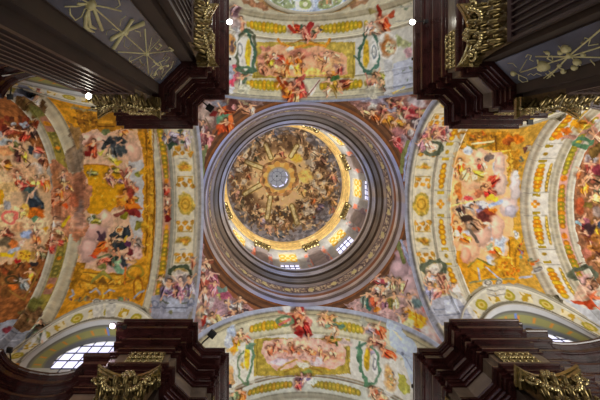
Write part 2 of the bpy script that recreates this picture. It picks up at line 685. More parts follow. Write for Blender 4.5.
        for y in (86.5, 29.5):
            p.garland([(252, y), (284 if y < 50 else 281, y)], 11, (176, 156, 44), (196, 150, 34), 4)
            p.garland([(322, y), (360, y)], 11, (168, 150, 44), (184, 150, 40), 4)
            p.ell(248, y, 2, 3, (176, 156, 60), 0, .1)
            p.ell(366, y, 2, 3, (176, 156, 60), 0, .1)
    else:
        H = lambda a, b, c, sh=.08: p.poly([(-99, a), (799, a), (799, b), (-99, b)], c, 0, sh)
        H(300, 309, (160, 166, 186))
        H(309, 315, (168, 160, 132))
        H(315, 333, (192, 188, 166))
        H(333, 373, (196, 194, 188))
        H(373, 392, (182, 184, 178))
        H(392, 600, (160, 158, 146))
        for y, c in ((309, (128, 124, 112)), (313.5, (116, 112, 100)), (315.5, (160, 154, 130)), (332.5, (170, 164, 140)), (373, (150, 134, 110)), (375, (132, 116, 96)), (392, (150, 148, 136))):
            p.line([(0, y), (600, y)], 1, c, 0)
        p.garland([(252, 323), (284, 323)], 10, (170, 156, 50), (196, 150, 40), 4)
        p.garland([(337, 323), (362, 323)], 10, (176, 160, 56), (190, 160, 60), 4)
        p.garland([(250, 384), (290, 384)], 9, (150, 136, 50), (166, 130, 44), 4)
        p.garland([(314, 384), (358, 384)], 9, (158, 144, 60), (166, 140, 54), 4)
    # lunette bands, in the lunette's own polar chart
    z = P[:, 2]
    side = np.sign(t)
    for (ul, sd, zc, ro, ri) in LUN[arm]:
        r = np.hypot(u - ul, z - zc)
        ok = (r < ro + .16) & (side == sd) & (z > zc - .6)
        i = np.nonzero(ok)[0]
        if not len(i):
            continue
        an = np.degrees(np.arctan2(z[i] - zc, u[i] - ul))
        rr = (r[i] - ri) / (ro - ri)
        c = np.tile(np.array((192., 188, 170)), (len(i), 1))
        c[(rr > 1.0)] = (150, 144, 122)
        c[(rr > .88) & (rr <= 1.0)] = (204, 200, 184)
        dent = (rr < .22)
        c[dent] = (92, 88, 74)
        c[dent & ((an / 2.2) % 1 > .5)] = (140, 134, 116)
        m = (an + 7.5) % 30
        oval = (np.hypot((m - 7.5) / 5.6, (rr - .52) / .3) < 1)
        c[oval] = (158, 146, 46)
        c[np.hypot((m - 7.5) / 3.4, (rr - .52) / .17) < 1] = (190, 174, 96)
        c[np.hypot((m - 7.5) / 1.6, (rr - .52) / .08) < 1] = (170, 140, 40)
        sq = (np.abs(m - 22.5) < 4.8) & (np.abs(rr - .52) < .26)
        c[sq] = (176, 146, 42)
        c[sq & (vnoise(an * .7, rr * 6) > .56)] = (206, 196, 160)
        p.c[i] = c * (1 + .1 * p.tone[i][:, None])
    # figures and painted architecture, in plan chart
    q = Paint(px, py, (0, 0, 0))
    q.c = p.c
    exec_strokes(q, STROKES[arm])
    return q.c


SK = (208, 160, 126)
STROKES = {}
STROKES['left'] = [
    # ---- panel nearest the crossing: painted gold architecture around an open sky
    ('P', [(80, 134), (98, 129), (104, 136), (112, 131), (122, 129), (135, 128), (141, 142), (144, 160), (141, 172), (142, 190), (142, 225), (143, 240), (140, 254), (132, 262), (122, 272), (108, 273), (96, 270), (84, 268), (84, 262), (77, 262), (82, 240), (84, 215), (83, 180), (78, 150)], (202, 164, 132), .6, .12),
    ('P', [(128, 160), (143, 158), (142, 240), (134, 238), (130, 215), (133, 190)], (180, 178, 176), 1, .1),
    ('E', 133, 150, 8, 10, (208, 168, 140), 20), ('E', 88, 140, 7, 7, (206, 164, 140)), ('E', 100, 139, 8, 6, (206, 170, 150)),
    ('E', 95, 232, 12, 9, (190, 150, 140), -20), ('E', 90, 250, 9, 14, (186, 150, 140), 10), ('E', 105, 221, 6, 10, (216, 176, 150)),
    ('E', 120, 265, 12, 6, (196, 160, 150)), ('E', 136, 252, 6, 7, (196, 158, 146)),
    ('P', [(83, 165), (100, 165), (114, 166), (121, 172), (126, 182), (123, 195), (112, 210), (108, 214), (105, 209), (98, 215), (88, 213), (86, 205), (90, 195), (88, 180), (83, 172)], (200, 144, 22), .4, .15),
    ('L', [(84, 165), (104, 165), (116, 168), (124, 176)], 1.3, (166, 106, 24)),
    ('B', 105, 190, 14, 18, [(228, 190, 90), (220, 176, 70)], 26, 5, .7),
    ('L', [(121, 171), (125, 179), (128, 189)], 4, (150, 78, 62)), ('L', [(124, 176), (127, 187)], 1.2, (196, 120, 90)),
    ('C', 88, 140, 7, 8, (204, 166, 146)), ('C', 100, 142, 8, 6, (208, 172, 150)), ('C', 133, 152, 8, 10, (208, 166, 140)), ('C', 96, 230, 12, 9, (192, 152, 140)), ('C', 106, 219, 6, 9, (216, 174, 148)), ('C', 90, 250, 9, 12, (188, 152, 140)), ('C', 120, 268, 12, 5, (194, 160, 150)),
    # gold frame relief drawing
    ('L', [(145.5, 130), (147, 150), (146, 172), (147, 200), (147, 235), (145, 255)], 1.6, (128, 84, 22)),
    ('L', [(150.5, 128), (152, 170), (152, 210), (151, 245), (146, 280)], 3, (206, 152, 44)), ('L', [(153.5, 128), (154.5, 200), (152.5, 255), (148, 290)], 1, (120, 78, 22)),
    ('E', 144, 172, 4, 4, (186, 138, 30)), ('E', 144, 226, 4, 5, (196, 146, 40)),
    ('E', 138, 200, 2.4, 3.6, (120, 112, 50)), ('E', 138, 225, 3, 4, (132, 124, 50)),
    ('B', 149, 190, 4, 60, [(160, 108, 26), (214, 164, 54), (130, 90, 30)], 70, 3, 1.5),
    # top architecture
    ('P', [(74, 108), (150, 128), (148, 134), (118, 128), (104, 133), (96, 128), (82, 132)], (150, 104, 34), 1, .3),
    ('L', [(74, 118), (92, 122), (112, 124)], 1.5, (104, 70, 26)), ('L', [(94, 113), (114, 115)], 2, (196, 146, 50)), ('P', [(96, 112), (116, 112), (115, 130), (98, 130)], (160, 112, 32)),
    ('L', [(99, 122), (112, 122)], 3.2, (190, 140, 44)), ('L', [(97, 126.5), (114, 126.5)], 1.2, (100, 66, 24)), ('B', 86, 120, 10, 6, [(120, 80, 28), (196, 146, 46), (100, 70, 30)], 20, 8, 1.8),
    ('E', 105, 133, 4, 3, (108, 116, 76)), ('L', [(72, 108), (96, 111)], 2, (120, 120, 104)), ('B', 84, 109, 12, 2, [(110, 120, 104), (150, 120, 60)], 10, 4, 1.4),
    ('F', 122, 133, 8, (190, 110, 50), 30), ('L', [(133, 124), (136, 132)], 5, (196, 160, 120)),
    # figures
    ('F', 115, 146, 17, (66, 70, 72), 75, SK, (88, 92, 92), (60, 64, 66)), ('E', 122, 150, 4, 6, (70, 76, 78), 20), ('E', 112, 143, 4, 5, (58, 62, 66), -20),
    ('F', 93, 146, 16, (168, 74, 44), 100, SK, (120, 44, 34)), ('E', 88, 154, 5, 3, (130, 40, 34)), ('L', [(84, 148), (92, 143)], 1.6, (196, 120, 70)),
    ('F', 111, 157, 12, (196, 176, 70), 40, (214, 190, 150), (150, 150, 150)), ('E', 117, 163, 4, 2.4, (196, 166, 40)), ('E', 101, 152, 3, 2, (168, 160, 70)),
    ('F', 128, 171, 12, (212, 160, 130), 120, (222, 180, 150), (190, 110, 90)), ('E', 138, 174, 2.6, 3.4, (140, 140, 60)),
    ('F', 133, 186, 10, (206, 104, 70), 60), ('F', 91, 173, 9, (122, 120, 60), 10, (160, 150, 110), (90, 96, 60)), ('F', 113, 171, 10, (150, 130, 50), 0, SK, (96, 90, 50)),
    ('F', 109, 178, 12, (186, 120, 96), 60, (220, 170, 130), (120, 74, 90)), ('F', 118, 181, 8, (110, 80, 90), 20),
    ('F', 127, 199, 22, (190, 100, 28), 80, (224, 150, 80), (206, 130, 40)), ('E', 131, 193, 5, 4, (150, 66, 50), 20), ('E', 120, 201, 7, 2.6, (206, 130, 36), -50), ('E', 134, 207, 7, 3.4, (206, 110, 30), 20),
    ('E', 131, 213, 10, 3.6, (132, 48, 44), 10), ('E', 118, 214, 6, 3, (140, 80, 66), -30), ('L', [(112, 214), (124, 209)], 1.6, (206, 170, 140)), ('E', 124, 217, 3, 4, (132, 124, 34), 20),
    ('F', 93, 219, 11, (140, 130, 50), 0, (190, 190, 170), (90, 100, 70)),
    ('P', [(110, 236), (117, 227), (131, 226), (128, 238), (126, 250), (116, 250), (109, 243)], (52, 58, 62), 1, .4), ('E', 103, 237, 3, 6, (88, 68, 78), 30, 1), ('L', [(98, 232), (104, 240)], 3, (70, 50, 60)),
    ('E', 119.5, 230, 3, 4, (214, 180, 140)), ('E', 119.5, 230.5, 1.6, 2, (168, 100, 40)), ('F', 116, 239, 10, (196, 150, 110), 10, (214, 170, 130), (60, 60, 66)),
    ('F', 106, 246, 15, (208, 104, 34), 150, (226, 160, 110), (190, 80, 30)), ('E', 97, 251, 5, 3, (206, 96, 30), -20), ('E', 94, 256, 4, 2.2, (190, 70, 40)), ('L', [(98, 258), (108, 254)], 2, (110, 120, 80)),
    ('F', 114, 256, 15, (74, 92, 70), 90, (190, 130, 96), (56, 70, 60)), ('L', [(118, 248), (121, 258)], 2.2, (206, 150, 110)), ('E', 124, 262, 2.4, 6, (60, 66, 72), -10), ('E', 119, 262, 4, 3, (140, 170, 130)),
    ('E', 118, 269, 6, 3.4, (112, 146, 116), 20), ('F', 103, 263, 12, (176, 84, 60), -10, (206, 140, 110)), ('E', 102, 267, 4.6, 2.6, (120, 120, 64)),
    ('E', 128, 245, 3.4, 3.4, (88, 50, 76)), ('E', 130, 252, 3.4, 4, (108, 46, 50), 30), ('F', 136, 242, 11, (120, 108, 98), 40, SK), ('E', 126, 240, 2, 4, (196, 160, 60)), ('F', 128, 257, 8, (196, 130, 110), 60), ('E', 131, 262, 5, 3, (206, 160, 110)),
    # gold architecture below
    ('P', [(76, 262), (86, 262), (84, 272), (74, 290), (68, 292)], (158, 112, 30), .5, .3), ('L', [(80, 270), (96, 277), (124, 277), (134, 268)], 3.2, (206, 154, 46)), ('L', [(84, 272), (98, 274), (122, 274)], 1.2, (110, 76, 26)),
    ('L', [(78, 279), (96, 284), (124, 284), (134, 278)], 2, (136, 96, 30)), ('L', [(78, 284), (98, 288), (126, 288)], 1.2, (214, 160, 50)), ('P', [(90, 281), (103, 270), (115, 280), (114, 283), (103, 275), (91, 284)], (140, 132, 60), .3),
    ('P', [(97, 283), (103, 277), (108, 283)], (120, 86, 34)), ('L', [(98, 286), (98, 296)], 1.2, (140, 94, 26)), ('L', [(108, 286), (108, 296)], 1.2, (140, 94, 26)), ('L', [(103, 286), (103, 298)], 2, (216, 166, 60)),
    ('R', 135, 272, 8, 6, 1.6, (138, 118, 40)), ('R', 138, 288, 4.6, 11, 1.5, (146, 92, 28)), ('E', 138, 288, 3, 8, (206, 156, 50)), ('L', [(125, 268), (125, 284)], 2, (196, 110, 40)), ('B', 88, 284, 12, 6, [(140, 94, 28), (214, 164, 60)], 24, 9, 1.5), ('B', 122, 281, 12, 5, [(140, 94, 28), (214, 164, 60)], 22, 19, 1.4),
    ('L', [(72, 290), (74, 294), (70, 297)], 1.8, (150, 156, 170)), ('L', [(90, 292), (96, 289), (100, 294)], 1.7, (150, 156, 168)), ('L', [(104, 294), (110, 290), (114, 291)], 1.7, (150, 156, 168)), ('L', [(134, 298), (138, 294), (144, 290)], 1.7, (150, 156, 168)),
    ('B', 80, 299, 10, 1.5, [(110, 130, 90), (110, 80, 90), (150, 110, 60)], 22, 2, 1.3), ('B', 124, 299, 8, 2, [(110, 130, 90), (110, 80, 90), (170, 90, 60)], 18, 6, 1.3),
    # twin console over the window arch
    ('P', [(92, 300), (103, 300), (103, 317), (93, 317)], (188, 186, 176)), ('P', [(106, 300), (117, 300), (114, 317), (106, 317)], (188, 186, 176)), ('E', 97, 301.5, 5, 3, (170, 168, 158)), ('E', 112, 301.5, 5, 3, (170, 168, 158)), ('R', 97, 301.5, 3, 2, .8, (110, 106, 98)), ('R', 112, 301.5, 3, 2, .8, (110, 106, 98)),
    # smoke and clouds that spill over the rib
    ('P', [(66, 120), (80, 128), (86, 150), (82, 170), (72, 172), (62, 160), (72, 145)], (132, 108, 84), 1.2, .3, .75),
    ('P', [(52, 158), (62, 168), (72, 172), (84, 174), (90, 186), (89, 204), (84, 214), (88, 224), (86, 234), (78, 242), (70, 236), (60, 246), (52, 240), (50, 205), (46, 180)], (174, 120, 88), 1.2, .25),
    ('E', 78, 160, 4, 14, (128, 112, 94), 8, 1.2), ('E', 79, 190, 5, 16, (140, 96, 74), 4, 1.2), ('E', 80, 208, 4, 10, (128, 106, 96)), ('E', 75, 200, 5, 8, (166, 96, 66)), ('E', 79, 222, 7, 7, (190, 146, 124)), ('E', 74, 226, 4, 8, (190, 140, 110)),
    ('E', 72, 212, 5, 7, (188, 130, 96)), ('E', 58, 178, 5, 8, (176, 122, 80)), ('E', 50, 178, 3, 14, (146, 136, 122), 0), ('E', 47, 213, 4, 11, (128, 108, 104)),
    ('F', 63, 176, 11, (196, 170, 140), 90, SK, (130, 80, 90)), ('F', 66, 185, 13, (178, 110, 60), 30, (220, 180, 120), (160, 130, 140)), ('F', 60, 193, 11, (222, 96, 34), 70), ('F', 57, 201, 12, (180, 96, 60), 120), ('E', 66, 207, 3.6, 2.6, (222, 92, 36)), ('L', [(60, 206), (71, 196)], 1.2, (130, 80, 46)),
    ('F', 57, 222, 12, (216, 200, 180), 90, SK, (196, 170, 150)), ('L', [(62, 226), (69, 217)], 3, (190, 164, 30)), ('F', 61, 231, 12, (176, 110, 70), 70, SK, (206, 190, 140)), ('F', 53, 235, 9, (206, 130, 110), 90), ('F', 64, 238, 8, (150, 110, 50), 60),
    # ---- second painting, beyond the garland rib
    ('P', [(-60, 140), (8, 136), (22, 138), (34, 146), (44, 158), (50, 180), (52, 215), (48, 240), (42, 255), (34, 262), (20, 262), (-60, 270)], (190, 156, 118), 1, .12),
    ('E', 16, 172, 14, 8, (214, 184, 140)), ('E', 34, 170, 10, 7, (176, 166, 156)), ('E', 22, 222, 12, 7, (206, 170, 130)), ('E', 2, 195, 8, 12, (206, 176, 120)), ('E', 40, 224, 8, 12, (206, 176, 136)), ('E', -20, 210, 30, 50, (200, 168, 124)),
    ('B', -26, 205, 22, 60, [(190, 120, 80), (120, 60, 50), (206, 160, 120), (90, 70, 56), (190, 150, 50), (120, 130, 140)], 120, 78, 3), ('F', -12, 170, 15, (170, 80, 50), 60), ('F', -16, 215, 16, (60, 76, 90), 100), ('F', -14, 240, 14, (190, 110, 60), 80),
    ('E', 8, 143, 10, 5, (150, 156, 160)), ('E', 40, 155, 6, 5, (156, 156, 156)), ('E', 3, 151, 12, 5, (204, 142, 92)), ('E', 22, 172, 16, 8, (192, 150, 112)), ('E', 10, 187, 14, 5, (196, 160, 106)),
    ('B', 20, 125, 22, 12, [(96, 54, 30), (130, 60, 34), (60, 40, 30), (134, 92, 40), (110, 44, 30)], 46, 11, 3), ('E', 25, 125, 6, 2.4, (140, 146, 156), 20), ('E', 14, 123, 3, 2, (150, 152, 156)), ('E', 4, 134, 5, 3, (156, 150, 150)),
    ('F', 27, 134, 14, (150, 50, 32), 110), ('F', 33, 131, 12, (56, 40, 34), 60), ('F', 11, 130, 12, (112, 50, 34), 140),
    ('F', 13, 146, 14, (94, 90, 50), 40), ('F', 20, 152, 15, (112, 60, 56), 90, SK, (80, 46, 44)), ('F', 24, 155, 9, (172, 150, 46), 60), ('F', 36, 149, 11, (190, 74, 56), 20), ('E', 31, 150, 3, 4, (54, 60, 66)), ('F', 43, 159, 12, (128, 78, 48), 90, SK, (96, 54, 44)), ('L', [(24, 158), (31, 163), (27, 168)], 1.1, (96, 60, 40)),
    ('F', 4, 164, 14, (176, 116, 34), 10, SK, (120, 70, 34)), ('F', 18, 177, 13, (206, 74, 44), 80, SK, (140, 166, 146)), ('F', 27, 184, 14, (190, 62, 40), 40, SK, (150, 150, 110)), ('F', 36, 181, 12, (180, 150, 70), 90), ('F', 44, 182, 13, (206, 120, 50), 80, SK, (190, 70, 50)), ('E', 12, 180, 4, 2.4, (196, 160, 120)), ('F', 22, 186, 9, (150, 60, 50), 0),
    ('P', [(-60, 188), (4, 190), (3, 204), (-60, 206)], (190, 140, 24), .6, .2),
    ('F', 33, 197, 22, (52, 62, 70), 60, (196, 160, 130), (76, 84, 90)), ('E', 35, 205, 7, 5, (46, 54, 62), 30), ('E', 29, 190, 4, 3, (70, 90, 86)),
    ('E', 33, 213, 10, 5, (190, 106, 28), 10, 1.2, .4), ('E', 25, 210, 5, 5, (206, 160, 70)), ('E', 40, 213, 5, 6, (176, 90, 26)), ('E', 34, 219, 3, 3, (90, 120, 90)), ('F', 22, 212, 8, (206, 160, 90), 90),
    ('E', 8, 204, 4, 4, (150, 146, 146)), ('E', 16, 209, 6, 4, (216, 176, 130)), ('R', 9, 217, 7, 6, 2.6, (206, 106, 92), .8), ('E', 9, 216, 3.4, 3, (220, 190, 140)), ('F', 6, 233, 13, (128, 62, 42), 20, SK, (96, 50, 40)), ('E', 18, 227, 6, 5, (190, 140, 100)),
    ('E', 27, 234, 6, 5, (138, 152, 182)), ('F', 37, 236, 13, (214, 100, 50), 90, (226, 180, 150)), ('E', 45, 229, 3, 3, (206, 150, 40)), ('F', 34, 228, 8, (190, 140, 110), 60),
    ('E', 6, 243, 8, 5, (106, 92, 70)), ('E', 14, 244, 4, 5, (196, 110, 50)), ('P', [(0, 252), (8, 253), (13, 249), (17, 251), (12, 258), (0, 257)], (204, 168, 22), .4), ('E', 14, 250, 6, 3, (150, 158, 170), -30), ('E', 22, 243, 3, 4, (216, 180, 160)),
    ('E', 26, 256, 7, 6, (198, 156, 40), -20, 1.2), ('B', 26, 256, 5, 4, [(110, 50, 20), (150, 90, 30)], 9, 4, 1), ('E', 17, 260, 3, 2.6, (190, 44, 40)), ('F', 36, 249, 13, (208, 150, 110), 80, (220, 170, 130), (150, 110, 60)), ('F', 42, 252, 11, (96, 90, 60), 80),
    ('F', 52, 246, 11, (196, 60, 50), 70, SK, (206, 110, 90)), ('F', 58, 243, 9, (190, 64, 50), 20),
    ('B', 16, 275, 24, 14, [(96, 60, 34), (120, 80, 40), (80, 60, 30), (130, 66, 34), (150, 110, 60)], 60, 21, 3), ('E', 34, 264, 5, 3, (50, 44, 44)), ('F', 30, 273, 12, (206, 130, 40), 100), ('F', 23, 283, 14, (140, 140, 136), 60, (180, 170, 160), (110, 120, 120)), ('E', 13, 288, 4, 3, (206, 110, 40)), ('R', 12, 280, 6, 4, 1.5, (70, 60, 34)), ('E', 6, 292, 6, 5, (106, 70, 34)),
    ('L', [(10, 291), (24, 300), (40, 270)], 1.6, (146, 110, 50)),
    # springer of the garland rib: shell, figures, painted grey pedestal
    ('P', [(0, 322), (22, 318), (34, 330), (20, 352), (-10, 356)], (138, 144, 156), .4), ('L', [(4, 330), (26, 326)], 1, (100, 106, 118)), ('L', [(2, 336), (24, 333)], 1, (100, 106, 118)), ('L', [(0, 342), (20, 340)], 1, (176, 180, 190)),
    ('P', [(14, 326), (24, 308), (34, 303), (42, 306), (44, 314), (36, 328), (24, 332), (14, 331)], (112, 84, 56), .8, .35), ('B', 30, 316, 12, 10, [(86, 62, 42), (136, 108, 70), (150, 120, 90), (110, 104, 60)], 34, 7, 1.8), ('E', 36, 304, 9, 5, (110, 108, 56), -40),
    ('E', 41, 319, 3, 3, (86, 60, 50)), ('F', 41, 332, 16, (190, 200, 184), 100, SK, (160, 180, 150)), ('L', [(30, 346), (38, 334)], 3, (206, 206, 196)), ('E', 8, 331, 6, 4, (120, 50, 60)), ('L', [(10, 356), (26, 340)], 2.4, (190, 180, 140)),
    ('P', [(14, 96), (30, 93), (46, 100), (46, 108), (34, 112), (20, 106)], (104, 80, 50), .8, .35), ('B', 30, 102, 13, 6, [(80, 60, 38), (130, 100, 64), (110, 90, 50)], 26, 17, 1.8), ('E', 37, 112, 9, 6, (104, 102, 56), 40),
    ('P', [(12, 96), (20, 82), (36, 92), (30, 96)], (118, 122, 136), .3), ('L', [(14, 92), (28, 93)], 1, (90, 94, 104)), ('L', [(22, 80), (36, 88)], 4, (206, 204, 190)), ('L', [(40, 84), (38, 92)], 4, (158, 66, 60)), ('F', 38, 94, 9, (206, 190, 160), 90), ('L', [(46, 86), (46, 96)], 3, (176, 176, 170)),
    # beside the crossing arch: painted groups on the springers
    ('P', [(152, 296), (160, 294), (168, 298), (184, 297), (194, 302), (192, 312), (188, 322), (150, 322)], (146, 148, 162), .4), ('P', [(168, 297), (184, 297), (186, 312), (166, 312)], (168, 174, 192), .2), ('L', [(150, 308), (192, 308)], 1.2, (106, 110, 128)), ('L', [(160, 302), (168, 303)], 1.4, (104, 110, 96)), ('L', [(182, 303), (188, 303)], 1.4, (104, 110, 96)), ('E', 171, 313, 2.4, 1.8, (120, 120, 90)), ('R', 155, 304, 3, 3, 1.2, (110, 116, 136)), ('R', 191, 304, 3, 3, 1.2, (110, 116, 136)),
    ('R', 181, 276, 11, 10, 3.4, (72, 80, 62), .8, -180, 0), ('E', 181, 275, 7, 5, (190, 180, 170)), ('F', 168, 287, 18, (140, 120, 150), 110, SK, (180, 160, 160)), ('F', 181, 286, 20, (150, 96, 110), 90, (206, 170, 150), (120, 84, 110)), ('F', 190, 284, 18, (170, 160, 176), 80, SK, (130, 116, 140)), ('F', 162, 280, 10, (160, 146, 136), 60), ('F', 173, 293, 12, (150, 140, 160), 150, SK, (120, 60, 90)), ('B', 178, 292, 16, 5, [(112, 84, 120), (190, 180, 180), (150, 90, 90)], 20, 8, 1.6),
    ('B', 176, 138, 16, 8, [(130, 116, 130), (180, 170, 180), (110, 80, 90), (70, 84, 70), (196, 180, 176)], 46, 12, 2.2), ('F', 170, 136, 13, (150, 140, 160), 20, SK, (90, 90, 90)), ('F', 184, 140, 13, (176, 150, 160), 70, SK, (64, 80, 64)), ('E', 172, 145, 5, 3, (60, 78, 62)),
    ('F', 194, 262, 9, (196, 110, 80), 80),
]
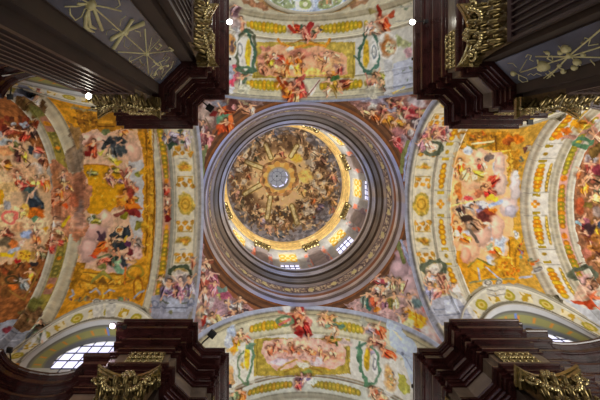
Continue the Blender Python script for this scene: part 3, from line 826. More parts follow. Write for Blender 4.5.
STROKES['right'] = [
    ('P', [(452, 160), (458, 146), (470, 148), (482, 150), (495, 152), (506, 155), (508, 175), (512, 190), (514, 215), (512, 240), (508, 256), (497, 254), (490, 270), (482, 262), (474, 257), (466, 262), (456, 250), (451, 225), (450, 195)], (230, 178, 126), .8, .06),
    ('E', 498, 166, 5, 7, (188, 196, 208)), ('E', 501, 244, 6, 10, (186, 196, 212), 10), ('E', 467, 235, 5, 5, (190, 194, 206)), ('E', 467, 151, 5, 4, (190, 200, 212)), ('E', 491, 234, 4, 9, (184, 192, 212)), ('E', 490, 262, 4, 6, (176, 186, 204)),
    ('E', 456, 200, 7, 18, (238, 184, 120)), ('E', 478, 160, 9, 8, (236, 190, 150)), ('E', 497, 155, 5, 8, (222, 176, 150)), ('E', 471, 248, 9, 10, (244, 186, 146)), ('E', 481, 240, 8, 9, (222, 180, 152)), ('E', 470, 178, 10, 9, (236, 190, 150)),
    # painted gold architecture
    ('P', [(464, 132), (500, 131), (512, 134), (512, 150), (520, 150), (518, 175), (508, 172), (507, 152), (498, 150), (493, 153), (482, 142), (474, 150), (467, 146)], (176, 124, 34), .8, .3), ('L', [(467, 145), (477, 150), (493, 142)], 1.8, (130, 120, 50)), ('L', [(493, 152), (510, 150), (512, 168)], 1.6, (226, 180, 70)), ('L', [(496, 136), (496, 150)], 1.6, (120, 80, 26)), ('B', 482, 138, 12, 6, [(130, 88, 30), (210, 150, 60), (196, 100, 30), (110, 76, 40)], 30, 5, 1.8), ('E', 515, 139, 10, 4, (206, 116, 26)), ('E', 509, 141, 5, 3, (150, 80, 30)), ('L', [(472, 144), (494, 141)], 2, (234, 214, 160)),
    ('P', [(508, 176), (513, 176), (512, 190), (506, 186)], (190, 146, 40)), ('B', 511, 165, 3, 14, [(140, 96, 28), (216, 170, 60)], 22, 15, 1.6),
    ('P', [(466, 268), (477, 257), (497, 268), (499, 256), (508, 254), (508, 236), (520, 238), (519, 284), (468, 284), (458, 262)], (198, 142, 34), .7, .25), ('L', [(468, 267), (477, 258), (492, 266)], 1.4, (120, 116, 50)), ('P', [(470, 268), (477, 262), (486, 268), (477, 272)], (220, 166, 50)), ('L', [(496, 255), (512, 258), (512, 268)], 1.8, (232, 180, 70)), ('L', [(509, 240), (510, 256)], 1.4, (130, 86, 24)), ('L', [(516, 238), (515, 270)], 1.4, (150, 104, 30)), ('B', 506, 270, 12, 9, [(150, 96, 24), (222, 170, 60), (206, 110, 26)], 40, 25, 1.7), ('L', [(478, 268), (480, 280)], 1.6, (160, 166, 190)), ('L', [(486, 267), (496, 276), (502, 281)], 1.5, (160, 166, 190)), ('L', [(520, 278), (532, 276)], 2, (160, 166, 186)), ('E', 517, 238, 4, 12, (196, 150, 44)),
    ('P', [(455, 250), (461, 252), (466, 262), (470, 276), (462, 276), (456, 262)], (196, 140, 36), .4),
    ('L', [(470, 283), (490, 279), (514, 279)], 1.6, (120, 130, 96)),
    # clouds
    ('C', 456, 196, 6, 20, (238, 184, 124)), ('C', 471, 180, 10, 10, (236, 186, 144)), ('C', 481, 158, 8, 8, (232, 184, 150)), ('C', 500, 164, 5, 10, (216, 180, 160)), ('C', 500, 182, 7, 14, (210, 182, 166)), ('C', 515, 188, 5, 17, (198, 186, 184)), ('C', 509, 207, 10, 10, (206, 182, 174)), ('C', 511, 211, 6, 6, (178, 172, 182)), ('C', 497, 228, 7, 12, (220, 176, 152)), ('C', 483, 236, 8, 10, (214, 172, 150)), ('C', 470, 248, 9, 13, (238, 184, 146)), ('C', 466, 256, 5, 8, (226, 160, 130)), ('C', 456, 236, 4, 12, (232, 178, 130)), ('E', 481, 226, 6, 3.4, (166, 106, 70)),
    # figures
    ('F', 461, 165, 15, (236, 156, 44), 80, (232, 190, 150), (214, 110, 50)), ('F', 474, 174, 15, (226, 190, 60), 20, (236, 200, 160), (236, 210, 180)), ('F', 467, 173, 12, (214, 180, 120), 120), ('F', 481, 164, 12, (226, 170, 140), 60, SK, (190, 70, 60)), ('E', 489, 157, 5, 3, (110, 96, 90)),
    ('F', 490, 182, 15, (196, 64, 44), -40, (226, 170, 120), (214, 90, 60)), ('F', 487, 191, 16, (150, 74, 54), 40, (222, 160, 110), (206, 60, 50)), ('E', 492, 198, 6, 3.4, (226, 186, 50), -10), ('E', 478, 193, 5, 5, (180, 110, 74)),
    ('F', 466, 202, 20, (206, 196, 186), 10, (226, 180, 140), (150, 120, 110)), ('F', 461, 210, 16, (200, 170, 130), 60, SK, (110, 80, 70)), ('F', 478, 207, 18, (220, 218, 226), 10, SK, (140, 130, 160)), ('L', [(490, 206), (502, 201)], 3.6, (160, 176, 214)), ('E', 489, 213, 8, 4, (150, 66, 40), 10), ('E', 484, 217, 8, 4, (110, 56, 50), 20), ('E', 493, 211, 5, 2.2, (224, 130, 40), 20), ('E', 468, 199, 5, 3, (206, 80, 80)), ('E', 459, 209, 2, 2.4, (60, 50, 50)),
    ('F', 470, 222, 18, (128, 96, 72), 40, SK, (150, 130, 110)), ('E', 466, 219, 6, 4, (70, 54, 46)), ('F', 457, 228, 15, (240, 132, 40), 80, (236, 180, 130), (214, 90, 40)), ('F', 463, 237, 13, (236, 140, 40), 30, (240, 200, 160), (236, 120, 40)), ('E', 456, 234, 4, 3, (226, 216, 180)), ('L', [(470, 230), (478, 242)], 3, (110, 96, 84)),
    ('F', 493, 250, 13, (214, 130, 34), 40, (226, 200, 170), (206, 90, 40)), ('E', 489, 248, 4, 3, (170, 180, 150)), ('E', 489, 224, 6, 1.6, (226, 210, 190), 20), ('L', [(452, 206), (480, 199)], 1.3, (230, 206, 120)), ('E', 473.5, 200.5, 1.3, 1.3, (20, 30, 30)),
    ('E', 458, 193, 4, 6, (196, 110, 50)), ('E', 457, 186, 3, 4, (206, 140, 70)), ('L', [(454, 215), (450, 225)], 2, (226, 130, 70)), ('F', 455, 172, 8, (222, 130, 90), 80), ('B', 462, 140, 5, 10, [(190, 134, 40), (130, 100, 50)], 16, 6, 2),
    # flower drops beside the white moulding
    ('B', 528, 150, 3, 5, [(90, 96, 80), (110, 70, 60), (150, 140, 120)], 14, 2, 1.6), ('B', 520, 162, 2, 7, [(110, 120, 100), (150, 90, 60)], 9, 3, 1.2), ('E', 517, 174, 3, 3.6, (206, 206, 206)), ('E', 516, 234, 3, 4, (210, 210, 210)), ('R', 516, 234, 1.6, 2, .8, (120, 120, 120)),
    ('B', 521, 247, 3, 10, [(90, 120, 100), (200, 90, 40), (100, 120, 160), (120, 60, 50)], 26, 9, 1.3), ('B', 529, 262, 5, 4, [(80, 110, 90), (206, 100, 30), (190, 130, 40)], 18, 4, 1.5), ('E', 536, 270, 4, 3, (190, 188, 184)), ('R', 536, 270, 2.4, 1.8, .8, (120, 118, 114)),
    # console pair over the window arch, band joint
    ('P', [(486, 284), (495, 284), (495, 297), (487, 297)], (190, 186, 174)), ('P', [(496, 284), (506, 284), (505, 297), (496, 297)], (190, 186, 174)), ('E', 488, 283, 4.6, 3.4, (200, 196, 184)), ('E', 499, 282, 4.6, 3.4, (200, 196, 184)), ('R', 488, 283, 3, 2, .8, (112, 106, 96)), ('R', 499, 282, 3, 2, .8, (112, 106, 96)), ('L', [(487, 289), (495, 291), (505, 289)], .9, (126, 120, 108)), ('L', [(487, 294), (495, 296), (505, 294)], .9, (126, 120, 108)),
    # springers by the crossing
    ('R', 432, 148, 9, 6, 3, (92, 98, 80), .7), ('E', 432, 147, 5, 3, (204, 190, 180)), ('F', 428, 142, 10, (196, 150, 130), 60), ('B', 436, 132, 16, 7, [(150, 130, 150), (196, 170, 170), (160, 80, 80), (110, 90, 100), (190, 140, 110)], 44, 31, 2.3), ('F', 426, 132, 14, (150, 84, 84), 150, SK, (180, 160, 180)), ('F', 440, 134, 14, (186, 130, 120), 20, SK, (176, 90, 86)), ('F', 420, 142, 12, (150, 110, 120), 100),
    ('R', 434, 268, 11, 7, 4, (92, 98, 80), .8), ('E', 434, 270, 7, 4.5, (206, 196, 184)), ('F', 430, 277, 13, (206, 170, 150), 80, SK, (190, 190, 206)), ('F', 441, 279, 14, (196, 150, 130), 60, SK, (150, 90, 80)), ('L', [(437, 274), (446, 290)], 1.8, (130, 84, 70)), ('F', 430, 290, 18, (170, 170, 196), 90, SK, (150, 150, 180)), ('F', 446, 285, 12, (176, 110, 84), 80), ('F', 455, 288, 12, (206, 196, 190), 60, SK, (190, 150, 140)), ('F', 438, 292, 12, (196, 120, 110), 120),
    ('P', [(432, 300), (446, 296), (462, 300), (474, 316), (470, 326), (436, 326), (428, 318)], (154, 156, 168), .4), ('L', [(434, 310), (466, 306)], 1.2, (112, 118, 136)), ('P', [(444, 300), (456, 299), (460, 312), (446, 314)], (178, 184, 200), .2), ('L', [(432, 316), (470, 314)], 1, (112, 118, 136)),
    ('L', [(455, 290), (476, 318)], 5, (192, 190, 184)),
    # painting beyond the second garland rib
    ('P', [(584, 150), (600, 136), (660, 120), (660, 300), (600, 280), (580, 262), (574, 230), (573, 190)], (146, 100, 70), 1.2, .3),
    ('E', 592, 160, 7, 5, (166, 160, 160)), ('F', 590, 166, 14, (190, 110, 90), 110, SK, (150, 70, 60)), ('F', 578, 172, 12, (176, 90, 40), 110), ('F', 592, 178, 15, (92, 70, 50), 20, SK, (140, 80, 60)), ('E', 598, 170, 5, 5, (120, 50, 60)), ('F', 584, 186, 12, (206, 130, 40), 80), ('F', 598, 190, 14, (206, 150, 110), 60, SK, (100, 110, 90)), ('E', 584, 180, 6, 1.6, (206, 150, 110), -50),
    ('E', 580, 206, 5, 9, (168, 84, 50), 0, .4), ('E', 588, 205, 4, 3, (130, 110, 50)), ('F', 594, 198, 12, (206, 160, 90), 20), ('E', 597, 212, 5, 6, (150, 130, 120)), ('F', 584, 222, 16, (130, 50, 54), 30, SK, (150, 90, 100)), ('E', 579, 224, 4, 2, (130, 160, 170), 40), ('F', 596, 225, 14, (190, 140, 30), 80, SK, (60, 70, 90)), ('F', 588, 235, 14, (100, 40, 44), 60), ('E', 590, 228, 5, 6, (64, 44, 46)), ('B', 594, 248, 12, 14, [(110, 66, 34), (140, 90, 40), (176, 120, 60), (90, 50, 40)], 34, 8, 3), ('E', 585, 254, 5, 6, (176, 110, 90)), ('F', 600, 262, 14, (130, 90, 50), 60),
    ('B', 628, 205, 26, 60, [(190, 120, 80), (120, 60, 50), (206, 160, 120), (90, 70, 56), (170, 130, 50), (110, 110, 110)], 150, 77, 3), ('F', 612, 180, 15, (150, 70, 60), 60), ('F', 620, 210, 16, (176, 120, 50), 100), ('F', 610, 236, 15, (90, 84, 90), 30), ('F', 626, 240, 14, (190, 100, 60), 80),
    ('P', [(588, 152), (600, 142), (640, 130), (640, 150), (604, 150), (592, 160)], (110, 86, 44), .6, .3),
    ('R', 583, 275, 12, 7, 4, (92, 98, 80), .8), ('E', 585, 279, 6, 4, (190, 150, 146)), ('F', 590, 284, 13, (110, 80, 60), 60, (206, 160, 130), (150, 120, 110)), ('P', [(574, 296), (578, 284), (590, 290), (598, 292), (596, 300), (584, 300), (576, 302)], (206, 172, 150), .6), ('F', 592, 298, 14, (196, 90, 54), 20, (206, 110, 70), (206, 120, 80)), ('L', [(572, 302), (588, 304), (592, 314)], 3.6, (178, 74, 40)), ('L', [(590, 305), (600, 312)], 4, (190, 84, 50)), ('E', 597, 303, 5, 4, (166, 176, 184)), ('P', [(560, 296), (572, 306), (590, 320), (606, 336), (606, 316), (590, 310)], (176, 180, 186), .3, .1), ('L', [(578, 318), (600, 334)], 1, (196, 176, 110)),
    ('F', 586, 122, 13, (196, 134, 40), 150, (196, 120, 90)), ('E', 576, 125, 6, 4, (200, 140, 30)), ('L', [(562, 138), (584, 132), (594, 128)], 4, (170, 130, 116)), ('F', 594, 134, 14, (206, 150, 120), 30, SK, (180, 120, 100)), ('R', 582, 142, 9, 4, 3, (84, 120, 90), .7), ('E', 565, 131, 5, 3, (206, 110, 30)), ('E', 559, 137, 5, 3, (206, 116, 30)), ('E', 598, 121, 5, 2, (190, 190, 190)),
]
STROKES['top'] = [
    ('P', [(252, 42), (355, 42), (355, 78), (252, 78)], (172, 152, 74), .2, .2), ('L', [(254, 43), (254, 77)], 1, (130, 116, 50)), ('L', [(353, 43), (353, 77)], 1, (130, 116, 50)), ('L', [(346, 44), (349, 58), (346, 76)], 2, (196, 176, 90)),
    ('P', [(262, 50), (258, 58), (258, 70), (264, 76), (338, 77), (347, 74), (348, 58), (342, 52), (330, 50), (322, 44), (312, 47), (300, 49), (288, 46), (278, 44), (270, 48)], (214, 162, 128), .6, .15),
    ('L', [(278, 40), (282, 44), (296, 48), (310, 44), (326, 46), (330, 40)], 2.4, (206, 140, 50)), ('L', [(288, 44), (306, 40), (318, 44)], 1.2, (150, 110, 50)), ('E', 290, 48, 5, 2, (226, 214, 190)), ('E', 265, 49, 5, 3, (190, 130, 110)),
    ('E', 312, 72, 16, 4, (240, 204, 110), 0, 1.2), ('E', 330, 64, 12, 6, (216, 166, 120)), ('E', 340, 68, 6, 5, (190, 150, 140)), ('E', 270, 60, 12, 6, (190, 130, 110)), ('E', 300, 53, 12, 4, (196, 130, 110)), ('E', 322, 56, 10, 4, (196, 140, 120)),
    ('F', 269, 60, 11, (176, 150, 40), 70, SK, (150, 60, 50)), ('F', 277, 57, 12, (190, 70, 48), 40, (226, 190, 160), (206, 180, 180)), ('F', 262, 68, 10, (150, 96, 70), 60), ('F', 276, 69, 11, (206, 140, 90), 20), ('F', 284, 70, 11, (200, 110, 60), 80, (226, 180, 130)), ('F', 290, 62, 12, (226, 120, 28), 100, (226, 170, 110), (206, 90, 30)), ('E', 294, 68, 5, 4, (196, 200, 170)), ('F', 300, 58, 12, (206, 110, 40), 80, SK, (150, 80, 60)), ('F', 304, 68, 9, (176, 90, 50), 90), ('F', 297, 66, 8, (236, 150, 40), 60),
    ('F', 318, 58, 10, (206, 130, 80), 30), ('F', 327, 56, 10, (214, 150, 120), 90, (226, 180, 150)), ('F', 335, 55, 8, (206, 150, 120), 30), ('F', 324, 66, 8, (196, 110, 70), 100), ('F', 332, 73, 11, (190, 100, 50), 10, SK, (206, 140, 50)), ('F', 340, 68, 9, (130, 50, 46), 80),
    # figures over the garlands
    ('F', 283, 83, 16, (196, 110, 30), 60, SK, (150, 60, 30)), ('F', 290, 90, 18, (160, 60, 40), 100, (216, 150, 110), (206, 140, 60)), ('F', 300, 85, 17, (164, 62, 60), 60, (206, 140, 110), (140, 44, 44)), ('E', 302, 79, 5, 3, (176, 90, 80), -30), ('E', 286, 97, 4, 3, (206, 110, 40)), ('F', 298, 94, 14, (206, 160, 110), 90, SK, (190, 80, 60)), ('P', [(308, 92), (318, 80), (320, 79), (314, 92), (311, 97)], (206, 196, 190)), ('L', [(306, 97), (320, 80)], 1, (130, 80, 70)), ('L', [(278, 78), (284, 88)], 3, (150, 70, 30)),
    ('F', 332, 84, 16, (196, 150, 60), 60, (216, 166, 140), (150, 130, 50)), ('E', 334, 79, 6, 2.6, (70, 100, 60), -40), ('F', 342, 84, 13, (140, 76, 50), -30, SK, (120, 54, 50)), ('F', 328, 90, 10, (206, 160, 130), 90), ('L', [(334, 92), (337, 98)], 1.4, (130, 110, 60)),
    ('F', 295, 29, 12, (170, 52, 30), 20, SK, (206, 120, 60)), ('L', [(289, 26), (295, 32)], 3.4, (164, 50, 34)), ('F', 306, 32, 14, (196, 120, 100), 70, (210, 150, 130), (150, 60, 60)), ('E', 310, 26, 5, 2.6, (150, 50, 48), -40), ('F', 316, 31, 11, (176, 100, 80), 120, SK, (60, 80, 60)), ('E', 321, 30, 2, 1.5, (46, 56, 90)), ('E', 301, 27, 2, 2, (70, 96, 80)),
    # wreaths at the sides
    ('P', [(238, 38), (255, 38), (256, 72), (238, 72)], (200, 198, 192), .3, .08), ('E', 248, 54, 3, 14, (200, 172, 50), 0, .4), ('E', 240, 52, 3, 10, (206, 204, 200)), ('R', 240, 50, 2, 6, .8, (120, 124, 130)), ('R', 246, 52, 10, 21, 2.6, (92, 98, 80), .7), ('L', [(244, 30), (252, 44), (256, 56), (252, 68), (246, 72)], 3, (72, 102, 86), .8),
    ('E', 366, 54, 3, 14, (186, 156, 50), 0, .4), ('E', 374, 50, 3.6, 12, (204, 206, 206)), ('R', 374, 52, 2, 6, .8, (110, 120, 130)), ('L', [(366, 34), (360, 48), (359, 58), (364, 70), (372, 73)], 3.4, (70, 100, 86), .8), ('L', [(374, 34), (379, 44), (379, 58), (376, 68), (370, 72)], 2.6, (78, 112, 100), .8), ('L', [(354, 56), (360, 62)], 1.6, (66, 96, 84)),
    ('F', 241, 22, 13, (160, 110, 86), 95, (206, 160, 130)), ('E', 234, 14, 5, 6, (130, 100, 110)), ('E', 236, 24, 5, 5, (176, 160, 160)), ('F', 232, 8, 9, (150, 120, 130), 90), ('E', 236, 34, 4, 7, (180, 180, 184)),
    ('F', 383, 22, 17, (190, 80, 40), 60, (210, 150, 120), (150, 50, 34)), ('E', 380, 12, 2.4, 6, (150, 54, 40), 20), ('E', 391, 15, 2.2, 5, (160, 74, 50), 50), ('F', 370, 27, 12, (216, 190, 170), 110, (216, 170, 150), (190, 170, 176)), ('E', 373, 12, 4, 3, (150, 140, 96)), ('F', 374, 31, 9, (206, 160, 140), 10),
    ('F', 234, 74, 14, (190, 72, 96), 90, SK, (176, 110, 120)), ('E', 231, 83, 3, 6, (186, 70, 92)), ('E', 234, 66, 4, 3, (196, 90, 104)), ('E', 230, 72, 3, 8, (170, 176, 196)), ('E', 230, 90, 3, 5, (196, 198, 210)), ('F', 242, 80, 13, (190, 186, 170), 90, SK, (90, 110, 90)), ('E', 244, 90, 6, 5, (196, 196, 180)), ('R', 246, 70, 8, 3, 2, (80, 104, 84), .5),
    ('F', 381, 76, 14, (150, 146, 70), 30, SK, (110, 120, 60)), ('F', 373, 82, 16, (206, 180, 160), 100, SK, (150, 90, 80)), ('F', 384, 84, 13, (190, 150, 130), 60, SK, (110, 130, 80)), ('E', 373, 94, 6, 7, (186, 184, 170)), ('L', [(366, 73), (368, 84)], 1.5, (190, 130, 120)),
    ('E', 231, 45, 4, 10, (186, 140, 80)), ('E', 231, 46, 2.4, 7, (110, 90, 90)), ('R', 231, 45, 6, 13, 1.4, (206, 204, 196), .2),
    ('R', 388, 46, 9, 13, 2, (212, 210, 206), .2), ('E', 388, 46, 6.6, 10.5, (152, 100, 56)), ('E', 390, 47, 4, 7, (186, 180, 150)), ('B', 389, 47, 4, 7, [(90, 110, 80), (200, 190, 180), (110, 130, 80), (130, 60, 50)], 18, 3, 1), ('E', 399, 42, 4, 6, (156, 164, 112)), ('E', 404, 43, 4, 5, (164, 166, 130)), ('E', 409, 45, 3, 3, (150, 160, 120)), ('E', 408, 52, 5, 4, (186, 150, 160)),
    ('P', [(393, 64), (415, 56), (430, 52), (430, 86), (415, 86), (398, 92), (392, 92)], (176, 182, 200), .2, .1), ('L', [(394, 75), (430, 68)], 1, (130, 138, 160)), ('L', [(394, 87), (430, 80)], 1, (130, 138, 160)), ('B', 408, 72, 6, 10, [(110, 130, 110)], 5, 3, 1.2), ('L', [(395, 94), (404, 87)], 1.6, (216, 190, 110)), ('P', [(384, 60), (392, 60), (394, 95), (386, 95)], (182, 184, 188)), ('L', [(396, 8), (430, 4)], 1, (150, 150, 146)), ('L', [(396, 22), (430, 16)], 1, (150, 150, 146)), ('B', 408, 8, 8, 5, [(110, 130, 110)], 5, 6, 1.2),
    # oval opening of the next bay
    ('E', 308, -16, 58, 32, (150, 120, 84), 0, .2), ('E', 308, -16, 52, 30.5, (206, 200, 176), 0, .1), ('E', 308, -17, 48, 29.5, (176, 190, 220), 0, .1), ('E', 284, 2, 13, 6, (140, 150, 116), 20, .4), ('E', 330, 2, 13, 6, (140, 150, 110), -20, .4), ('E', 305, 4, 10, 7.5, (196, 204, 226), 0, .2), ('E', 305, 4, 6.6, 5, (146, 158, 106), 0, .3), ('E', 305, 4, 2.4, 2.4, (206, 206, 190), 0, .3), ('B', 286, 2, 9, 4, [(200, 206, 220), (110, 130, 110)], 22, 3, 1), ('B', 328, 2, 9, 4, [(200, 206, 220), (190, 130, 100)], 22, 4, 1), ('E', 256, 4, 14, 3, (150, 110, 84), 20), ('E', 358, 3, 10, 2.4, (150, 116, 90), -20),
]
STROKES['bottom'] = [
    ('P', [(254, 338), (350, 338), (350, 374), (254, 376)], (168, 148, 66), .3, .2), ('P', [(263, 342), (300, 337), (340, 341), (347, 352), (344, 366), (328, 369), (312, 366), (302, 362), (292, 368), (276, 371), (266, 362), (262, 352)], (214, 170, 156), .6, .15), ('L', [(278, 370), (284, 365), (300, 358), (314, 366), (330, 370)], 2, (176, 140, 50)), ('L', [(284, 372), (303, 365), (322, 372)], 1.4, (150, 116, 50)), ('E', 303, 364, 7, 3, (214, 206, 190)), ('E', 279, 361, 10, 4, (196, 176, 190)), ('E', 318, 361, 9, 4, (206, 184, 190)), ('E', 294, 343, 14, 4, (236, 190, 160)), ('E', 338, 356, 7, 6, (226, 160, 130)), ('L', [(257, 340), (257, 374)], 1, (130, 114, 50)), ('L', [(345, 342), (350, 374)], 1, (130, 114, 50)),
    ('F', 270, 350, 10, (150, 80, 50), 60), ('F', 277, 345, 10, (190, 110, 90), 100), ('F', 283, 353, 11, (196, 100, 60), 30, (226, 170, 140)), ('F', 291, 347, 10, (176, 80, 50), 70, SK, (206, 140, 90)), ('F', 298, 352, 10, (190, 90, 50), 100), ('F', 305, 348, 10, (206, 130, 100), 20, (230, 180, 150)), ('F', 312, 353, 10, (214, 110, 60), 60, (230, 170, 130)), ('F', 320, 350, 9, (206, 120, 80), 90, (230, 180, 150)), ('F', 327, 356, 9, (214, 130, 90), 100), ('F', 333, 352, 8, (214, 150, 120), 60), ('E', 292, 357, 26, 2.6, (206, 160, 150), 0, 1.2),
    ('F', 330, 339, 12, (196, 120, 60), 20, (214, 150, 100), (90, 96, 50)), ('E', 337, 344, 3, 1.8, (80, 100, 40), 50), ('E', 346, 343, 6, 4, (190, 170, 166)),
    ('F', 297, 317, 20, (180, 110, 70), 80, (208, 150, 110), (150, 50, 44)), ('F', 302, 326, 18, (150, 48, 44), 60, SK, (170, 60, 50)), ('E', 309, 322, 5, 3, (196, 130, 120), 60), ('R', 285, 321, 8, 4.6, 2.6, (104, 128, 96), .8), ('L', [(279, 325), (290, 319)], 2.4, (196, 110, 100)), ('L', [(278, 311), (294, 313)], 2, (190, 120, 100)), ('E', 299, 334, 6, 3, (150, 40, 40), 20), ('F', 300, 309, 11, (200, 130, 110), 30, SK, (150, 60, 60)), ('E', 287, 308, 5, 3, (206, 200, 196)),
    ('F', 325, 316, 12, (206, 140, 84), 60), ('F', 332, 319, 13, (200, 130, 80), 100, (220, 160, 110), (90, 110, 80)), ('F', 327, 323, 12, (214, 150, 110), 30, (222, 170, 130), (110, 130, 110)), ('E', 339, 326, 7, 2.4, (86, 116, 100), 15), ('F', 336, 330, 9, (206, 150, 120), 100), ('F', 321, 321, 8, (196, 130, 110), 60),
    ('F', 368, 329, 15, (176, 160, 176), 40, (206, 160, 140), (150, 140, 160)), ('F', 379, 330, 15, (214, 110, 70), 60, (226, 180, 150), (190, 80, 50)), ('F', 375, 341, 14, (206, 150, 130), 30, (226, 180, 150), (150, 90, 84)), ('F', 386, 351, 15, (206, 84, 44), 30, (226, 150, 110), (180, 60, 40)), ('E', 364, 322, 3, 6, (150, 150, 140), -30), ('E', 370, 352, 6, 3, (160, 150, 170), 20), ('F', 371, 345, 9, (196, 110, 80), 100),
    ('F', 240, 334, 13, (206, 180, 130), 110, (220, 180, 150), (190, 150, 80)), ('F', 236, 342, 15, (206, 156, 36), 100, (214, 160, 130), (190, 130, 40)), ('F', 246, 337, 10, (210, 160, 140), 40, SK, (190, 100, 80)), ('E', 232, 348, 4, 6, (196, 140, 40)),
    ('P', [(238, 346), (254, 346), (254, 382), (240, 382)], (204, 202, 192), .3, .08), ('E', 247, 357, 2.8, 13, (206, 174, 44), 0, .3), ('E', 240, 358, 3, 8, (186, 184, 170)), ('L', [(251, 344), (254, 356), (251, 370), (246, 384)], 2.4, (96, 126, 100), .7), ('L', [(243, 350), (238, 362), (239, 376), (245, 384)], 1.8, (110, 130, 100), .7), ('E', 250, 346, 5, 2.4, (104, 136, 116)), ('E', 243, 366, 1.6, 4, (190, 160, 60)),
    ('E', 367, 359, 3, 11, (190, 156, 40), 0, .3), ('E', 376, 366, 3.4, 10, (204, 202, 200)), ('R', 375, 364, 2, 5, .8, (120, 120, 130)), ('L', [(360, 344), (359, 356), (361, 370), (368, 384), (374, 384)], 3.8, (84, 122, 96), .9), ('L', [(372, 346), (378, 356), (380, 370), (376, 382)], 2.2, (96, 128, 106), .7), ('L', [(357, 348), (366, 343)], 2.4, (80, 116, 100)),
    ('R', 391, 378, 8.5, 16, 2, (214, 212, 206), .2), ('E', 390, 378, 6, 13, (192, 152, 100), -12), ('B', 392, 378, 4, 10, [(90, 100, 110), (200, 190, 180), (110, 140, 90), (60, 60, 80)], 26, 3, 1), ('P', [(398, 372), (404, 376), (410, 386), (410, 394), (403, 394), (398, 386)], (172, 168, 80), .5), ('E', 405, 390, 4, 4, (176, 176, 90)),
    ('E', 231, 376, 3.4, 12, (190, 150, 100)), ('R', 231, 376, 5.4, 15, 1.4, (206, 204, 190), .2), ('E', 229, 384, 1.6, 2, (190, 60, 60)), ('F', 240, 394, 13, (190, 110, 50), 90, SK, (110, 130, 90)), ('F', 233, 396, 10, (110, 120, 90), 60), ('E', 232, 330, 4, 7, (168, 180, 204)), ('E', 228, 340, 3, 9, (190, 196, 210)),
    ('F', 302, 378, 13, (140, 76, 104), 90, (216, 170, 160), (110, 90, 140)), ('F', 308, 377, 11, (196, 150, 150), 120, SK, (110, 100, 140)), ('F', 298, 384, 9, (160, 60, 60), 60), ('E', 312, 382, 4, 3, (190, 196, 190)), ('E', 307, 371, 5, 1.6, (130, 150, 90)),
    ('F', 374, 392, 15, (206, 180, 150), 60, (216, 170, 140), (190, 110, 80)), ('F', 382, 398, 13, (190, 90, 60), 30, SK, (206, 190, 150)), ('P', [(388, 320), (402, 326), (420, 350), (430, 392), (414, 392), (402, 356), (390, 344)], (178, 190, 212), .3, .1), ('L', [(394, 330), (401, 339)], 2.2, (222, 212, 180)), ('L', [(402, 352), (416, 376)], 1.2, (140, 150, 176)), ('B', 404, 360, 5, 8, [(170, 168, 110)], 4, 3, 1.2),
]


def subset(F, mask_v):
    return F[mask_v[F].all(1)]


def rows(u, t):
    return np.repeat(u, len(t)), np.tile(t, len(u))


ARM_LABEL = {
    'left': 'left vault', 'right': 'right vault', 'top': 'upper vault', 'bottom': 'lower vault'}
ARM_SPLIT = {   # (u from, u to, angle limit, name, label)
    'left': [(uc_of('left', 156), uc_of('left', 84), 90, 'nearest painting of the left vault, gold painted architecture around a starry yellow sky'),
             (uc_of('left', 54), 19, 90, 'brown crowded painting at the far left edge, beyond the wide garland rib')],
    'right': [(uc_of('right', 451), uc_of('right', 520), 90, 'bright orange and gold painting of the right vault with clouds and robed figures'),
              (uc_of('right', 572.5), 18, 90, 'dark brown and red painting cut off by the right edge of the view')],
    'top': [(uc_of('top', 78), uc_of('top', 42), 27, 'small rectangular pink cloud painting above the dome, between two green wreaths')],
    'bottom': [(uc_of('bottom', 337), uc_of('bottom', 374), 27, 'small pink cloud painting of many cherubs below the dome')],
}
ULIM = {'left': 20.5, 'right': 17.5, 'top': 13.5, 'bottom': 13.5}
vaults = {}
for arm in ('left', 'right', 'top', 'bottom'):
    us = np.arange(XA, ULIM[arm], 0.042)
    ts = np.radians(np.linspace(-99.4, 99.4, 430))
    u, t = rows(us, ts)
    P = arm_xyz(arm, u, t)
    c = paint_arm(arm, P, u, t)
    F = grid_faces(len(us), len(ts))
    keep = np.ones(len(P), bool)
    band = np.zeros(len(P), bool)
    for (ul, sd, zc, ro, ri) in LUN[arm]:
        r = np.hypot(u - ul, P[:, 2] - zc)
        keep &= ~((r < ri) & (np.sign(t) == sd))
        band |= (r < ro) & (np.sign(t) == sd)
    Fk = subset(F, keep)
    mid = Fk[:, 0]
    free = np.ones(len(Fk), bool)
    ctr = arm_xyz(arm, np.array([(XA + ULIM[arm]) / 2]), np.array([0.0]))[0]
    V = empty('barrel_vault', (ctr[0], ctr[1], ZS), {
        'left': 'broad painted barrel vault on the left of the dome, arches with gold medallions',
        'right': 'broad brightly lit barrel vault on the right of the dome, white arches with orange garlands',
        'top': 'narrow white barrel vault above the dome, between the two upper piers',
        'bottom': 'narrow white barrel vault below the dome, between the two lower piers'}[arm], 'vault')
    vaults[arm] = V
    for (a, b, lim, lab) in ARM_SPLIT[arm]:
        a, b = min(a, b), max(a, b)
        sel = free & (u[mid] > a) & (u[mid] < b) & (np.abs(np.degrees(t[mid])) < lim) & ~band[mid]
        np_mesh('ceiling_fresco', P, Fk[sel], M['paint'], None, c, True).update_tag()
        o = COL.objects[-1]
        tag(o, lab, 'fresco')
        free &= ~sel
    bs = free & band[mid]
    if bs.any():
        for (ul, sd, zc, ro, ri) in LUN[arm]:
            sel = bs & (np.abs(u[mid] - ul) < ro + .1) & (np.sign(t[mid]) == sd)
            if sel.any():
                np_mesh('window_arch_band', P, Fk[sel], M['paint'], V, c, True)
                free &= ~sel
    np_mesh('vault_surface', P, Fk[free], M['paint'], V, c, True)


